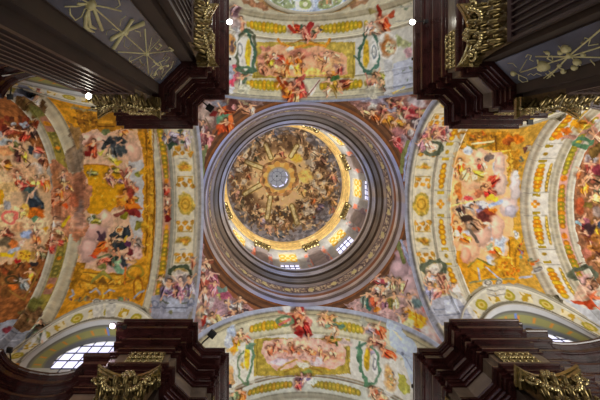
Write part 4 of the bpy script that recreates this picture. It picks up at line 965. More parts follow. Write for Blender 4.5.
def arch_strip(arm, k0, k1, h, name, prof='round', wob=0):
    """moulding that runs across the vault from one side to the other, standing h below it"""
    a, b = sorted((uc_of(arm, k0), uc_of(arm, k1)))
    ts = np.radians(np.linspace(-88, 88, 500))
    n = 9
    U, H = [], []
    for i in range(n):
        f = i / (n - 1)
        U.append(a + f * (b - a))
        if prof == 'round':
            H.append(h * math.sin(PI * f) ** .6 if 0 < f < 1 else -.01)
        elif prof == 'step':
            H.append((0, .35, .35, .7, 1, 1, .75, .75, 0)[i] * h - .005)
        else:
            H.append((0, 1, 1, 1, 1, 1, 1, 1, 0)[i] * h - .005)
    u = np.repeat(U, len(ts))
    hh = np.repeat(H, len(ts))
    t = np.tile(ts, n)
    P = arm_xyz(arm, u, t, hh)
    c = paint_arm(arm, arm_xyz(arm, u, t, hh * 0), u, t)
    keep = np.ones(len(P), bool)
    for (ul, sd, zc, ro, ri) in LUN[arm]:
        keep &= ~((np.hypot(u - ul, P[:, 2] - zc) < ro) & (np.sign(t) == sd))
    F = subset(grid_faces(n, len(ts)), keep)
    return np_mesh(name, P, F, M['paint'], vaults[arm], c, True)


for arm, L in {
    'left': [(196.5, 203.9, .2, 'step'), (172, 175.5, .16, 'step'), (156, 163.5, .16, 'step'), (72, 83.5, .34, 'step'), (54, 61, .2, 'step')],
    'right': [(404.6, 411.5, .2, 'step'), (431, 434, .1, 'step'), (446.5, 451, .14, 'step'), (520, 529.5, .3, 'step'), (549, 556, .22, 'step'), (566, 572.5, .2, 'step')],
    'top': [(96.5, 102.4, .2, 'step'), (91.5, 95, .1, 'step'), (76.5, 79.5, .1, 'step'), (38, 42, .16, 'step'), (15, 21, .3, 'step')],
    'bottom': [(305.9, 314.5, .2, 'step'), (331, 333.5, .1, 'step'), (373, 377, .12, 'step'), (392, 398, .3, 'step')],
}.items():
    for (a, b, h, pr) in L:
        arch_strip(arm, a, b, h, 'arch_moulding', pr)

# oval opening rim and bosses of the next bay above the upper vault
mb = MB()
pts = []
for k in range(97):
    a = 2 * PI * k / 96
    X, Y = 308 + 50 * math.cos(a), -16 + 30 * math.sin(a)
    # land on the vault: iterate
    z = 20.0
    for _ in range(14):
        x = (X - 259) * z / 400 + CX
        z = ZS + math.sqrt(max(RV ** 2 - x * x, .01))
    y = (Y - 157) * z / 400 + CY
    pts.append((x, y, z - .04))
mb.tube(pts, .11, 8, False)
mb.build('oval_moulding', M['plaster'], vaults['top'], True)


# ------------------------------------------------------------------ pendentives (one sphere through the four arches)
RS = math.sqrt(2) * XA
PEND = {
    'upper_left': ((-1, -1), 'upper left pendentive with an orange and green robed figure beside the dome', (112, 76, 62), [
        ('P', [(190, 95), (262, 95), (262, 104), (230, 112), (214, 130), (204, 150), (196, 170), (186, 170)], (120, 96, 90), 1, .3),
        ('E', 204, 116, 9, 8, (168, 148, 138)), ('E', 208, 106, 6, 4, (160, 146, 146)), ('E', 218, 104, 7, 3, (120, 120, 130)),
        ('F', 224, 111, 15, (192, 92, 46), 10, SK, (160, 60, 40)), ('E', 213, 114, 4, 2.4, (120, 44, 42)), ('E', 224, 117, 8, 3, (92, 136, 110), -15), ('E', 219, 121, 4, 3, (84, 120, 100)), ('F', 227, 125, 16, (204, 92, 44), 80, SK, (150, 60, 40)), ('E', 231, 119, 3, 5, (206, 110, 60), -20), ('E', 221, 129, 4, 5, (190, 84, 46), 30),
        ('E', 235, 106, 8, 6, (90, 56, 52)), ('E', 236, 107, 3, 1.6, (196, 140, 140)), ('F', 243, 107, 12, (170, 120, 90), 20, SK, (110, 70, 60)), ('F', 251, 108, 12, (204, 160, 140), 70, SK, (180, 170, 160)), ('R', 236, 104, 10, 6, 1.4, (150, 136, 110), 1, -180, 0),
        ('B', 205, 134, 7, 14, [(180, 110, 112), (150, 90, 96), (206, 160, 150), (130, 84, 84), (110, 90, 80)], 44, 5, 2.2), ('F', 208, 137, 14, (186, 110, 112), 100, (212, 160, 140), (140, 80, 86)), ('F', 202, 125, 11, (160, 140, 140), 110, SK, (120, 96, 90)), ('F', 203, 150, 10, (176, 130, 130), 90), ('L', [(205, 118), (212, 130)], 1.2, (110, 90, 70)), ('L', [(206, 146), (203, 162), (203, 175)], 3, (120, 130, 90)),
        ('P', [(200, 150), (205, 150), (202, 200), (200, 200)], (120, 126, 90), .2)]),
    'upper_right': ((1, -1), 'upper right pendentive with pink and red robed figures beside the dome', (116, 76, 60), [
        ('P', [(345, 96), (425, 96), (445, 105), (445, 140), (430, 145), (412, 160), (404, 150), (398, 140), (385, 122), (368, 112), (350, 106)], (150, 112, 104), 1, .3),
        ('E', 374, 99, 12, 5, (150, 144, 160)), ('E', 390, 106, 8, 5, (180, 180, 200), 30), ('E', 372, 108, 4, 6, (190, 186, 180)), ('F', 374, 115, 13, (158, 86, 40), 60, SK, (130, 70, 40)), ('F', 386, 118, 15, (196, 134, 50), 60, SK, (180, 120, 50)), ('F', 364, 112, 9, (180, 140, 100), 20), ('F', 384, 109, 9, (130, 70, 60), 100),
        ('F', 391, 102, 12, (150, 80, 70), 30, SK, (90, 80, 70)), ('F', 401, 105, 14, (190, 60, 64), 40, SK, (206, 180, 160)), ('F', 409, 113, 15, (200, 96, 96), 10, (214, 160, 140), (170, 60, 70)), ('F', 400, 114, 12, (180, 160, 140), 60, SK, (120, 110, 80)), ('E', 415, 106, 4, 3, (214, 110, 106)), ('F', 422, 113, 15, (186, 64, 66), 20, SK, (150, 140, 90)), ('E', 418, 103, 10, 4, (180, 170, 176), 20), ('F', 418, 123, 15, (120, 116, 130), 20, (190, 180, 180), (90, 80, 100)), ('E', 430, 113, 5, 6, (180, 160, 150)), ('E', 437, 106, 5, 3.4, (206, 150, 60), 40), ('E', 438, 120, 6, 3, (120, 140, 160)), ('F', 432, 119, 9, (196, 150, 110), 90),
        ('F', 397, 124, 14, (196, 130, 50), 20, SK, (110, 100, 60)), ('F', 408, 130, 15, (150, 100, 90), 100, SK, (180, 170, 170)), ('E', 402, 142, 8, 7, (172, 152, 162)), ('E', 398, 132, 6, 6, (160, 110, 110)), ('B', 418, 138, 12, 8, [(150, 90, 90), (180, 150, 150), (110, 80, 70), (190, 120, 90)], 36, 3, 2.4), ('F', 396, 140, 13, (190, 100, 96), 50, (206, 140, 130), (170, 60, 60)), ('L', [(398, 146), (402, 152)], 3, (186, 80, 90)),
        ('L', [(408, 142), (403, 156), (401, 172)], 4, (124, 128, 80)), ('L', [(412, 140), (406, 158), (404, 180)], 2.4, (150, 156, 190))]),
    'lower_left': ((-1, 1), 'lower left pendentive with mauve and white robed figures beside the dome', (116, 74, 54), [
        ('P', [(186, 240), (202, 240), (206, 262), (216, 280), (232, 296), (250, 306), (262, 312), (240, 330), (190, 345), (186, 300)], (160, 122, 120), 1, .3),
        ('F', 201, 268, 13, (190, 110, 84), 90, SK, (206, 190, 180)), ('F', 208, 262, 11, (206, 160, 130), 60, SK, (150, 90, 70)), ('F', 204, 281, 15, (190, 110, 84), 80, (220, 176, 150), (180, 90, 80)), ('F', 213, 276, 14, (190, 120, 130), 60, (220, 176, 160), (150, 84, 100)), ('E', 215, 290, 5, 8, (176, 100, 120)), ('E', 225, 296, 6, 4, (176, 96, 120)), ('F', 206, 293, 15, (196, 160, 150), 80, SK, (180, 130, 120)), ('E', 222, 290, 5, 3, (120, 140, 130)), ('E', 218, 299, 3, 6, (160, 156, 84), 20), ('F', 214, 286, 12, (206, 130, 140), 110, SK, (190, 110, 126)),
        ('E', 217, 306, 6, 12, (176, 140, 148), -30, 1.2), ('E', 225, 309, 7, 7, (180, 146, 156)), ('E', 211, 304, 3, 7, (190, 176, 176)), ('F', 230, 304, 13, (190, 186, 190), 20, SK, (150, 140, 150)), ('F', 240, 302, 14, (214, 190, 170), 100, SK, (196, 180, 170)), ('E', 245, 310, 3.4, 3, (80, 66, 70)), ('F', 232, 314, 14, (186, 160, 156), 150, SK, (120, 80, 76)), ('F', 222, 320, 12, (180, 150, 156), 20), ('F', 244, 315, 10, (176, 176, 196), 20),
        ('F', 202, 312, 15, (216, 206, 196), 90, SK, (190, 170, 140)), ('F', 205, 321, 14, (214, 210, 206), 80, SK, (170, 56, 50)), ('F', 215, 318, 15, (170, 150, 90), 60, SK, (206, 180, 150)), ('F', 211, 330, 15, (170, 180, 200), 60, SK, (196, 190, 190)), ('L', [(206, 316), (203, 326)], 2, (170, 54, 44)), ('E', 222, 330, 8, 5, (160, 174, 200), -30), ('F', 197, 300, 9, (180, 160, 150), 90), ('B', 205, 335, 10, 8, [(190, 190, 200), (150, 110, 120), (206, 190, 180)], 20, 4, 2)]),
    'lower_right': ((1, 1), 'lower right pendentive with a gold robed figure and pink clouds beside the dome', (118, 72, 48), [
        ('P', [(345, 304), (362, 298), (380, 284), (396, 264), (402, 240), (412, 240), (445, 300), (450, 345), (400, 340), (370, 318)], (170, 140, 138), 1, .25),
        ('E', 402, 268, 9, 11, (172, 146, 154)), ('E', 401, 257, 6, 6, (150, 114, 120)), ('E', 410, 282, 9, 8, (182, 156, 160)), ('E', 412, 296, 9, 8, (190, 160, 160)),
        ('C', 401, 257, 7, 8, (156, 124, 130)), ('C', 400, 270, 9, 10, (176, 148, 154)), ('C', 411, 284, 9, 10, (186, 158, 162)), ('C', 413, 296, 8, 8, (196, 164, 160)),
        ('L', [(397, 240), (404, 262)], 4, (118, 122, 76)), ('L', [(401, 240), (410, 265)], 2.6, (150, 156, 184)),
        ('F', 377, 279, 13, (190, 90, 92), 30, (214, 160, 130), (200, 190, 190)), ('F', 386, 282, 13, (206, 200, 200), 100, SK, (170, 80, 90)), ('F', 393, 282, 12, (190, 176, 130), 90, SK, (176, 110, 90)), ('E', 380, 288, 4, 3.4, (210, 206, 190)), ('F', 400, 284, 12, (196, 190, 130), 90, SK, (190, 150, 130)), ('L', [(408, 280), (403, 291)], 1.4, (120, 70, 60)),
        ('F', 374, 291, 13, (214, 204, 176), 30, SK, (180, 140, 150)), ('F', 384, 291, 15, (214, 166, 130), 80, SK, (190, 170, 150)), ('F', 367, 298, 14, (110, 120, 110), 90, SK, (150, 110, 90)), ('E', 368, 305, 2.4, 6, (56, 100, 92)), ('F', 376, 301, 16, (196, 130, 110), 90, SK, (190, 90, 60)), ('E', 376, 310, 3, 3, (206, 130, 50)), ('F', 385, 302, 15, (180, 130, 150), 80, SK, (170, 120, 140)), ('F', 394, 299, 16, (206, 200, 150), 90, SK, (150, 130, 70)), ('E', 390, 304, 2, 6, (140, 126, 60)), ('E', 386, 314, 8, 5, (196, 160, 160)),
        ('F', 411, 299, 15, (206, 170, 150), 60, SK, (200, 190, 190)), ('E', 420, 305, 8, 5, (110, 132, 134), 10), ('E', 424, 296, 6, 3, (130, 150, 150), -20), ('F', 407, 310, 11, (206, 150, 120), 20, SK, (214, 150, 50)), ('P', [(408, 310), (416, 312), (428, 318), (427, 326), (420, 329), (413, 326), (409, 318)], (226, 164, 44), .8, .35), ('L', [(412, 314), (424, 324)], 1, (250, 200, 90)), ('L', [(416, 312), (418, 326)], .9, (176, 110, 24)),
        ('E', 427, 311, 7, 2.6, (190, 120, 116), 20), ('F', 402, 320, 13, (214, 206, 190), 100, SK, (190, 110, 70)), ('E', 408, 325, 5, 6, (204, 204, 150), 20), ('F', 414, 333, 13, (200, 64, 50), 20, SK, (206, 150, 100)), ('E', 425, 330, 5, 4, (206, 196, 196)), ('E', 430, 290, 4, 12, (160, 168, 196), -30), ('E', 436, 302, 6, 7, (196, 170, 166)), ('E', 434, 326, 7, 8, (206, 182, 176)), ('E', 428, 340, 9, 6, (196, 176, 176)), ('E', 398, 330, 4, 4, (206, 180, 150)), ('F', 420, 341, 12, (206, 190, 180), 20, SK, (190, 120, 100))]),
}
for key, ((sx, sy), lab, base, S) in PEND.items():
    nr, na = 150, 320
    ang = np.linspace(0, PI / 2, na)
    rb = XA / np.maximum(np.cos(ang), np.sin(ang))
    f = np.linspace(0, 1, nr)[:, None]
    r0 = 5.36
    r = r0 + f * (rb[None] - r0)
    x = r * np.cos(ang)[None]
    y = r * np.sin(ang)[None]
    z = ZS + np.sqrt(np.maximum(RS ** 2 - r ** 2, 0))
    P = np.stack([sx * x, sy * y, z], -1).reshape(-1, 3)
    px, py = plan(P)
    q = Paint(px, py, base)
    rr = np.hypot(px - 303, py - 203.5)
    # painted steps of the ring's base
    for a, b, c in ((96, 102, (122, 98, 44)), (102, 105, (132, 86, 54)), (105, 108, (98, 70, 54)), (108, 111, (116, 82, 60)), (111, 113, (86, 62, 50)), (113, 117, (140, 92, 64))):
        k = (rr > a) & (rr <= b)
        q.c[k] = np.array(c) * (1 + .2 * q.tone[k][:, None])
    exec_strokes(q, S)
    F = grid_faces(nr, na)
    cx, cy = sx * 4.8, sy * 4.8
    o = np_mesh('pendentive', P, F, M['paint'], None, q.c, True, loc=(cx, cy, 17.5))
    tag(o, lab, 'pendentive')


# ------------------------------------------------------------------ dome
def lathe(name, prof, colf, m, parent, n=256, smooth=True, a0=0, a1=2 * PI, dens=1):
    full = abs(a1 - a0 - 2 * PI) < 1e-6
    ang = np.linspace(a0, a1, n, endpoint=not full)
    pr = []
    for (r0, z0), (r1, z1) in zip(prof[:-1], prof[1:]):
        for k in range(dens):
            f = k / dens
            pr.append((r0 + f * (r1 - r0), z0 + f * (z1 - z0)))
    pr.append(prof[-1])
    pr = np.array(pr)
    R = np.repeat(pr[:, 0], len(ang))
    Z = np.repeat(pr[:, 1], len(ang))
    A = np.tile(ang, len(pr))
    P = np.stack([R * np.cos(A), R * np.sin(A), Z], -1)
    c = colf(P, A, R, Z) if colf else None
    return np_mesh(name, P, grid_faces(len(pr), len(ang), full), m, parent, c, smooth)


RING = empty('ring_cornice', (0, 0, 21.2), 'great round blue-grey and brown moulded cornice ring at the foot of the dome', 'cornice')


def ring_col(base):
    def f(P, A, R, Z):
        n = fbm(A * 9, Z * 3, 3)
        c = np.array(base)[None] * (0.85 + .3 * n[:, None])
        warm = vnoise(A * 2.2 + 3, Z * 0 + 1.5)[:, None]
        tint = np.array((1.1, .97, .76))[None]
        return c * (1 + (tint - 1) * np.clip(warm * 2 - .5, 0, 1))
    return f


def facets(prof):
    """double the corner points so that a lathed moulding keeps its edges"""
    return prof


ringprof = [
    ('base_moulding', [(5.44, 21.25), (5.36, 21.38), (5.33, 21.5)], (150, 156, 196)),
    ('base_moulding', [(5.33, 21.5), (5.3, 21.62), (5.23, 21.66)], (96, 88, 96)),
    ('base_moulding', [(5.23, 21.66), (5.23, 21.85), (5.19, 21.9)], (166, 168, 196)),
    ('fascia', [(5.19, 21.9), (5.19, 22.12), (5.24, 22.2), (5.24, 22.4)], (132, 92, 76)),
    ('fascia', [(5.24, 22.4), (5.2, 22.46), (5.2, 22.6)], (140, 142, 170)),
    ('bed_moulding', [(5.2, 23.62), (5.12, 23.7), (5.06, 23.72)], (140, 136, 150)),
    ('bed_moulding', [(5.06, 23.72), (5.06, 23.86), (4.98, 23.9)], (66, 52, 40)),
    ('bed_moulding', [(4.98, 23.9), (4.92, 23.95), (4.92, 24.06), (4.82, 24.1)], (112, 110, 120)),
    ('corona', [(4.82, 24.1), (4.74, 24.12), (4.74, 24.3)], (58, 46, 38)),
    ('corona', [(4.74, 24.3), (4.66, 24.34), (4.64, 24.5), (4.6, 24.52)], (150, 156, 188)),
    ('corona', [(4.6, 24.52), (4.6, 24.66), (4.55, 24.7), (4.53, 24.82)], (78, 72, 74)),
    ('corona', [(4.53, 24.82), (4.5, 24.9), (4.49, 25.0), (4.52, 25.05), (5.62, 25.15)], (170, 182, 226)),
]
for nm, pr, c in ringprof:
    lathe(nm, pr, ring_col(c), M['gloss'], RING, 220, False, dens=1)


def frieze_col(P, A, R, Z):
    n = 64
    c = np.tile(np.array((134., 112, 104)), (len(A), 1))
    v = (Z - 22.6) / 1.02
    w = vnoise(A * 60, v * 7)
    c[w > .52] = (176, 156, 136)
    c[w > .7] = (210, 194, 158)
    c[w < .22] = (84, 66, 64)
    ph = (A * 24 / (2 * PI)) % 1
    c[np.hypot((ph - .5) / .13, (v - .5) / .24) < 1] = (214, 196, 138)
    c[(v < .08) | (v > .92)] = (96, 84, 88)
    return c


lathe('ornamental_frieze', [(5.2, 22.6), (5.2, 23.62)], frieze_col, M['gloss'], RING, 1400, True, dens=14)

DRUM = empty('dome_drum', (0, 0, 25.15), 'round drum with eight windows between gilded pilasters, above the grey ring cornice', 'drum')


def drum_col(P, A, R, Z):
    c = np.tile(np.array((150., 150, 148)), (len(A), 1))
    d = ((np.degrees(A) + 22.5) % 45) - 22.5
    k = np.abs(d) > 13
    w = fbm(A * 16, Z * .8, 3)
    c[k & (w > .5) & (Z < 32.8)] = (176, 140, 130)
    c[k & (w > .58) & (Z < 32.8)] = (196, 120, 96)
    c[k & (w < .4) & (Z < 32.8)] = (132, 116, 124)
    return c * (0.9 + .2 * fbm(A * 30, Z * 2)[:, None])


# drum wall with eight openings
na, nz = 720, 60
ang = np.arange(na) * 2 * PI / na
zz = np.linspace(25.15, 34.8, nz)
Z, A = np.repeat(zz, na), np.tile(ang, nz)
P = np.stack([5.6 * np.cos(A), 5.6 * np.sin(A), Z], -1)
d = np.abs(((np.degrees(A) + 22.5) % 45) - 22.5)
hole = (d < 8.1) & (Z > 25.6) & (Z < 33.7)
F = grid_faces(nz, na, True)
F = F[~hole[F].all(1)]
np_mesh('drum_wall', P, F, M['paint'], DRUM, drum_col(P, A, 0 * A, Z), True)
for k in range(8):
    a = k * PI / 4
    er = np.array([math.cos(a), math.sin(a), 0])
    et = np.array([-math.sin(a), math.cos(a), 0])
    ez = np.array([0, 0, 1.0])
    hw = 0.79
    w = MB()
    for sg in (-1, 1):
        w.box(er * 5.75 + et * sg * hw + ez * 29.7, er * .2, et * .07, ez * 4.1)
    w.box(er * 5.75 + ez * 33.75, er * .2, et * (hw + .07), ez * .07)
    w.box(er * 5.75 + ez * 30.85, er * .14, et * hw, ez * .06)
    W = w.build('window', M['plaster'], DRUM)
    g = MB()
    g.box(er * 5.86 + ez * 28.2, er * .02, et * hw, ez * 2.7)
    g.build('pane', M['glass'], W)
    b = MB()
    for e in (-.4, 0, .4):
        b.box(er * 5.82 + et * e + ez * 28.2, er * .02, et * .035, ez * 2.7)
    for e in (-2.0, -1.0, 0, 1.0, 2.0):
        b.box(er * 5.82 + ez * (28.2 + e), er * .02, et * hw, ez * .04)
    b.build('glazing_bars', M['lead'], W)
    # ornamented head panel
    n1, n2 = 40, 56
    s = np.linspace(-hw, hw, n1)
    v = np.linspace(30.9, 33.7, n2)
    S_, V_ = np.repeat(s, n2), np.tile(v, n1)
    P = er[None] * 5.66 + et[None] * S_[:, None] + ez[None] * V_[:, None]
    x = np.abs(S_) / hw
    y = (V_ - 32.3) / 1.4
    c = np.tile(np.array((184., 180, 136)), (len(P), 1))
    sc = (np.abs(np.hypot((x - .55) / .28, (np.abs(y) - .42) / .3) - 1) < .35) | (np.hypot(x / .22, y / .25) < 1) | (np.hypot((x - .5) / .16, y / .14) < 1)
    c[sc] = (186, 142, 50)
    c[(x > .9) | (np.abs(y) > .9)] = (176, 160, 110)
    if k in (0, 7, 1):
        pass
    np_mesh('head_panel', P, grid_faces(n1, n2), M['paint'], W, c)
    # pilaster with gilded capital between the windows
    a2 = a + PI / 8
    er = np.array([math.cos(a2), math.sin(a2), 0])
    et = np.array([-math.sin(a2), math.cos(a2), 0])
    p_ = MB()
    p_.box(er * 5.55 + ez * 29.4, er * .12, et * .5, ez * 4.1)
    PL = p_.build('pilaster', mat('grey_mauve_stucco' if k == 0 else 'grey_mauve_stucco_', (146, 134, 132), .6, var=.25, scale=2) if k == 0 else bpy.data.materials['grey_mauve_stucco'], DRUM)
    cp = MB()
    cp.box(er * 5.48 + ez * 34.5, er * .22, et * .72, ez * .08)
    r = random.Random(k)
    for row in range(3):
        for e in range(5):
            cp.ball(er * (5.42 + .04 * row) + et * (e - 2) * .27 + ez * (33.3 + .36 * row), .17, .17, .22, 6, 4)
    for sg in (-1, 1):
        cp.ball(er * 5.36 + et * sg * .6 + ez * 34.2, .2, .2, .2)
    cp.build('capital', M['gold'], PL)


def gold_col(P, A, R, Z):
    c = np.tile(np.array((186., 158, 100)), (len(A), 1))
    d = np.abs(((np.degrees(A)) % 45) - 22.5)
    c[(d < 8) ] = (206, 176, 120)
    c = c * (0.86 + .28 * vnoise(A * 40, Z * 9)[:, None])
    ln = (np.abs((Z * 5.5) % 1) < .2)
    c[ln] *= .8
    return c


lathe('gilded_cornice', [(5.62, 34.75), (5.52, 34.9), (5.52, 35.2), (5.46, 35.3), (5.45, 35.6), (5.4, 35.7), (5.39, 36.05), (5.33, 36.15), (5.32, 36.6), (5.3, 36.85)], gold_col, M['gloss'], DRUM, 360, False, dens=4)

DOME = empty('dome', (0, 0, 36.8), 'painted inner dome shell crowded with cloud figures and radial gold bands around a grey lantern', 'dome')
nphi, na = 190, 520
phi = np.linspace(0, math.acos(1.28 / 5.3), nphi)
ang = np.arange(na) * 2 * PI / na
R = np.repeat(5.3 * np.cos(phi), na)
Z = np.repeat(36.82 + 10.4 * np.sin(phi), na)
A = np.tile(ang, nphi)
P = np.stack([R * np.cos(A), R * np.sin(A), Z], -1)
px, py = plan(P)
q = Paint(px, py, (196, 170, 126))
w1 = fbm(px * .11, py * .11, 3)
w2 = fbm(px * .16 + 40, py * .16 + 7, 3)
w3 = fbm(px * .35 + 4, py * .35 + 70, 2)
rho = R / 5.3
rho = R / 5.3
def mixc(m, c):
    q.c[:] = q.c * (1 - m[:, None]) + np.array(c, float)[None] * m[:, None]
sm = lambda v, a, b: np.clip((v - a) / (b - a), 0, 1)
mixc(sm(w1, .5, .58), (212, 182, 128))
mixc(sm(w2, .56, .62) * .8, (196, 166, 132))
mixc(sm(rho, .55, .66) * sm(w2, .49, .53), (128, 102, 76))
mixc(sm(rho, .6, .7) * sm(w1 * .5 + w3 * .5, .52, .58), (82, 64, 50))
mixc(sm(rho, .6, .7) * sm(-w2, -.42, -.36), (192, 184, 170))
mixc(sm(rho, .9, .94), (120, 116, 122))
mixc(sm(rho, .9, .94) * sm(w3, .5, .56), (78, 78, 86))
mixc(sm(-rho, -.45, -.38) * sm(w1, .45, .55), (204, 166, 100))
DK = [(66, 52, 44), (90, 66, 48), (110, 80, 56), (78, 74, 70), (120, 96, 70), (60, 56, 52)]
LT = [(206, 180, 140), (190, 160, 120), (214, 190, 150), (176, 150, 120)]
for i, (x, y, rx, ry, n) in enumerate([(254, 141, 6, 5, 12), (297, 132, 12, 5, 22), (318, 152, 14, 9, 34), (329, 165, 7, 9, 16), (334, 178, 5, 10, 18), (336, 192, 5, 9, 18), (312, 192, 11, 9, 24), (326, 205, 10, 8, 24), (303, 205, 8, 10, 18), (303, 222, 12, 6, 22), (281, 229, 16, 4, 24), (262, 222, 12, 6, 24), (250, 213, 9, 6, 18), (236, 197, 7, 12, 28), (233, 176, 5, 9, 14), (240, 160, 7, 9, 18), (259, 156, 6, 5, 12), (250, 172, 6, 5, 8), (262, 205, 8, 7, 14), (282, 213, 8, 6, 12), (281, 156, 5, 4, 9), (262, 180, 3, 7, 8), (295, 178, 4, 9, 12), (278, 197, 10, 4, 12), (322, 225, 12, 4, 14), (270, 140, 10, 5, 12), (310, 170, 8, 6, 12)]):
    q.blotch(x, y, rx, ry, DK + LT[:2] if i % 2 else DK + LT, int(n * .55), i + 50, 2.6)
    q.blotch(x, y, rx * 1.3, ry * 1.3, DK[:4] + LT + [(150, 84, 60), (170, 130, 70)], int(n * 1.3), i + 150, 1.3)
for x, y, L, c, a in [(255, 141, 9, (60, 60, 62), 20), (274, 134, 8, (70, 76, 100), 40), (299, 134, 11, (90, 70, 54), 60), (333, 176, 10, (130, 80, 64), 80), (330, 189, 11, (120, 84, 44), 100), (333, 200, 9, (150, 110, 60), 60), (312, 190, 10, (180, 140, 100), 80), (313, 199, 9, (160, 84, 40), 90), (318, 207, 9, (70, 60, 80), 20), (303, 190, 9, (150, 120, 70), 60), (262, 221, 11, (110, 100, 120), 30), (268, 228, 10, (170, 130, 110), 60), (279, 233, 9, (50, 54, 60), 20), (236, 192, 11, (130, 96, 84), 70), (240, 204, 10, (90, 80, 60), 60), (248, 175, 8, (130, 70, 44), 60), (240, 158, 9, (120, 90, 70), 40), (257, 156, 9, (80, 76, 60), 70), (268, 138, 8, (190, 160, 130), 60), (320, 160, 11, (80, 56, 46), 40), (312, 152, 10, (150, 130, 110), 20), (281, 152, 6, (110, 60, 50), 60), (299, 222, 9, (150, 130, 100), 20), (287, 222, 8, (160, 120, 80), 90)]:
    q.fig(x, y, L, c, a, (200, 160, 120))
for x, y, rx, ry, rot in [(341, 205, 3, 14, 12), (329, 226, 14, 3, -40), (306, 235, 16, 2.6, -12), (279, 239, 18, 2.4, 2), (248, 228, 12, 2.4, 35), (341, 180, 2, 14, -4), (324, 213, 8, 3, -35), (233, 210, 3, 9, -25)]:
    q.ell(x, y, rx, ry, (112, 110, 118), rot, 1.2, .35)
q.ell(305, 176, 8, 6, (208, 172, 96), 0, 1)
q.ell(297, 158, 6, 5, (214, 176, 70), 30, 1)
for (x0, y0), (x1, y1) in [((266, 145), (271, 158)), ((297, 146), (291, 156)), ((247, 162), (262, 168)), ((245, 194), (260, 185)), ((270.5, 197), (267, 218)), ((292, 206), (297, 223))]:
    q.line([(x0, y0), (x1, y1)], 5.4, (118, 98, 44), .1)
    q.line([(x0, y0), (x1, y1)], 3.2, (196, 184, 140), .1)
ra = np.hypot(px - 279.5, py - 177.5)
an = np.arctan2(py - 177.5, px - 279.5)
k = (ra < 16) & (ra > 8)
q.c[k] = np.where((np.sin(an[k] * 8) > .2)[:, None], np.array((212., 176, 104))[None], np.array((196., 150, 78))[None])
k = (ra > 15.5 + 1.2 * np.sin(an * 10)) & (ra < 19 + np.sin(an * 7))
q.c[k] = np.array((150., 112, 76)) * (1 + q.tone[k][:, None])
px_, w5 = px, fbm(px * .3 + 9, py * .3 + 31, 3)
dk = sm(rho, .58, .75) * sm(w5, .5, .56)
mixc(dk * .35, (66, 52, 44))
q.c = 255 * (q.c / 255) ** .88
np_mesh('painted_shell', P, grid_faces(nphi, na, True), M['paint'], DOME, q.c, True)

LAN = empty('lantern', (0, 0, 46.9), 'small grey round lantern at the very top of the dome with a bright window crescent', 'lantern')
lathe('collar', [(1.36, 46.8), (1.26, 46.75), (1.2, 46.9), (1.2, 47.2), (1.26, 47.3)], lambda P, A, R, Z: np.tile(np.array((168., 160, 140)), (len(A), 1)), M['paint'], LAN, 64)
for k in range(8):
    a = (k + .5) * PI / 4
    er = np.array([math.cos(a), math.sin(a), 0])
    et = np.array([-math.sin(a), math.cos(a), 0])
    ez = np.array([0, 0, 1.0])
    g = MB()
    g.box(er * 1.2 + ez * 50.1, er * .02, et * .36, ez * .65)
    g.build('lantern_window', M['glass'], LAN)
    g = MB()
    g.box(er * 1.2 + ez * 48.3, er * .02, et * .4, ez * 1.1)
    g.build('parapet', M['plaster'], LAN)
    g = MB()
    a += PI / 8
    er = np.array([math.cos(a), math.sin(a), 0])
    et = np.array([-math.sin(a), math.cos(a), 0])
    g.box(er * 1.2 + ez * 49.2, er * .07, et * .14, ez * 2.0)
    g.build('post', M['plaster'], LAN)


def lan_col(P, A, R, Z):
    c = np.tile(np.array((168., 168, 160)), (len(A), 1))
    c[(A * 8 / (2 * PI)) % 1 < .14] = (140, 140, 136)
    c[R < .12] = (80, 84, 78)
    c[(R > .62) & (R < .7)] = (104, 104, 106)
    return c


lathe('lantern_cap', [(1.26, 50.9), (1.2, 51.2), (1.05, 51.6), (.7, 52.05), (.3, 52.3), (.001, 52.35)], lan_col, M['paint'], LAN, 128, True, dens=6)


# ------------------------------------------------------------------ lunette windows
def lun_pt(arm, u, w, z):
    sx = -1 if arm == 'left' else 1
    return (sx * u, w, z)


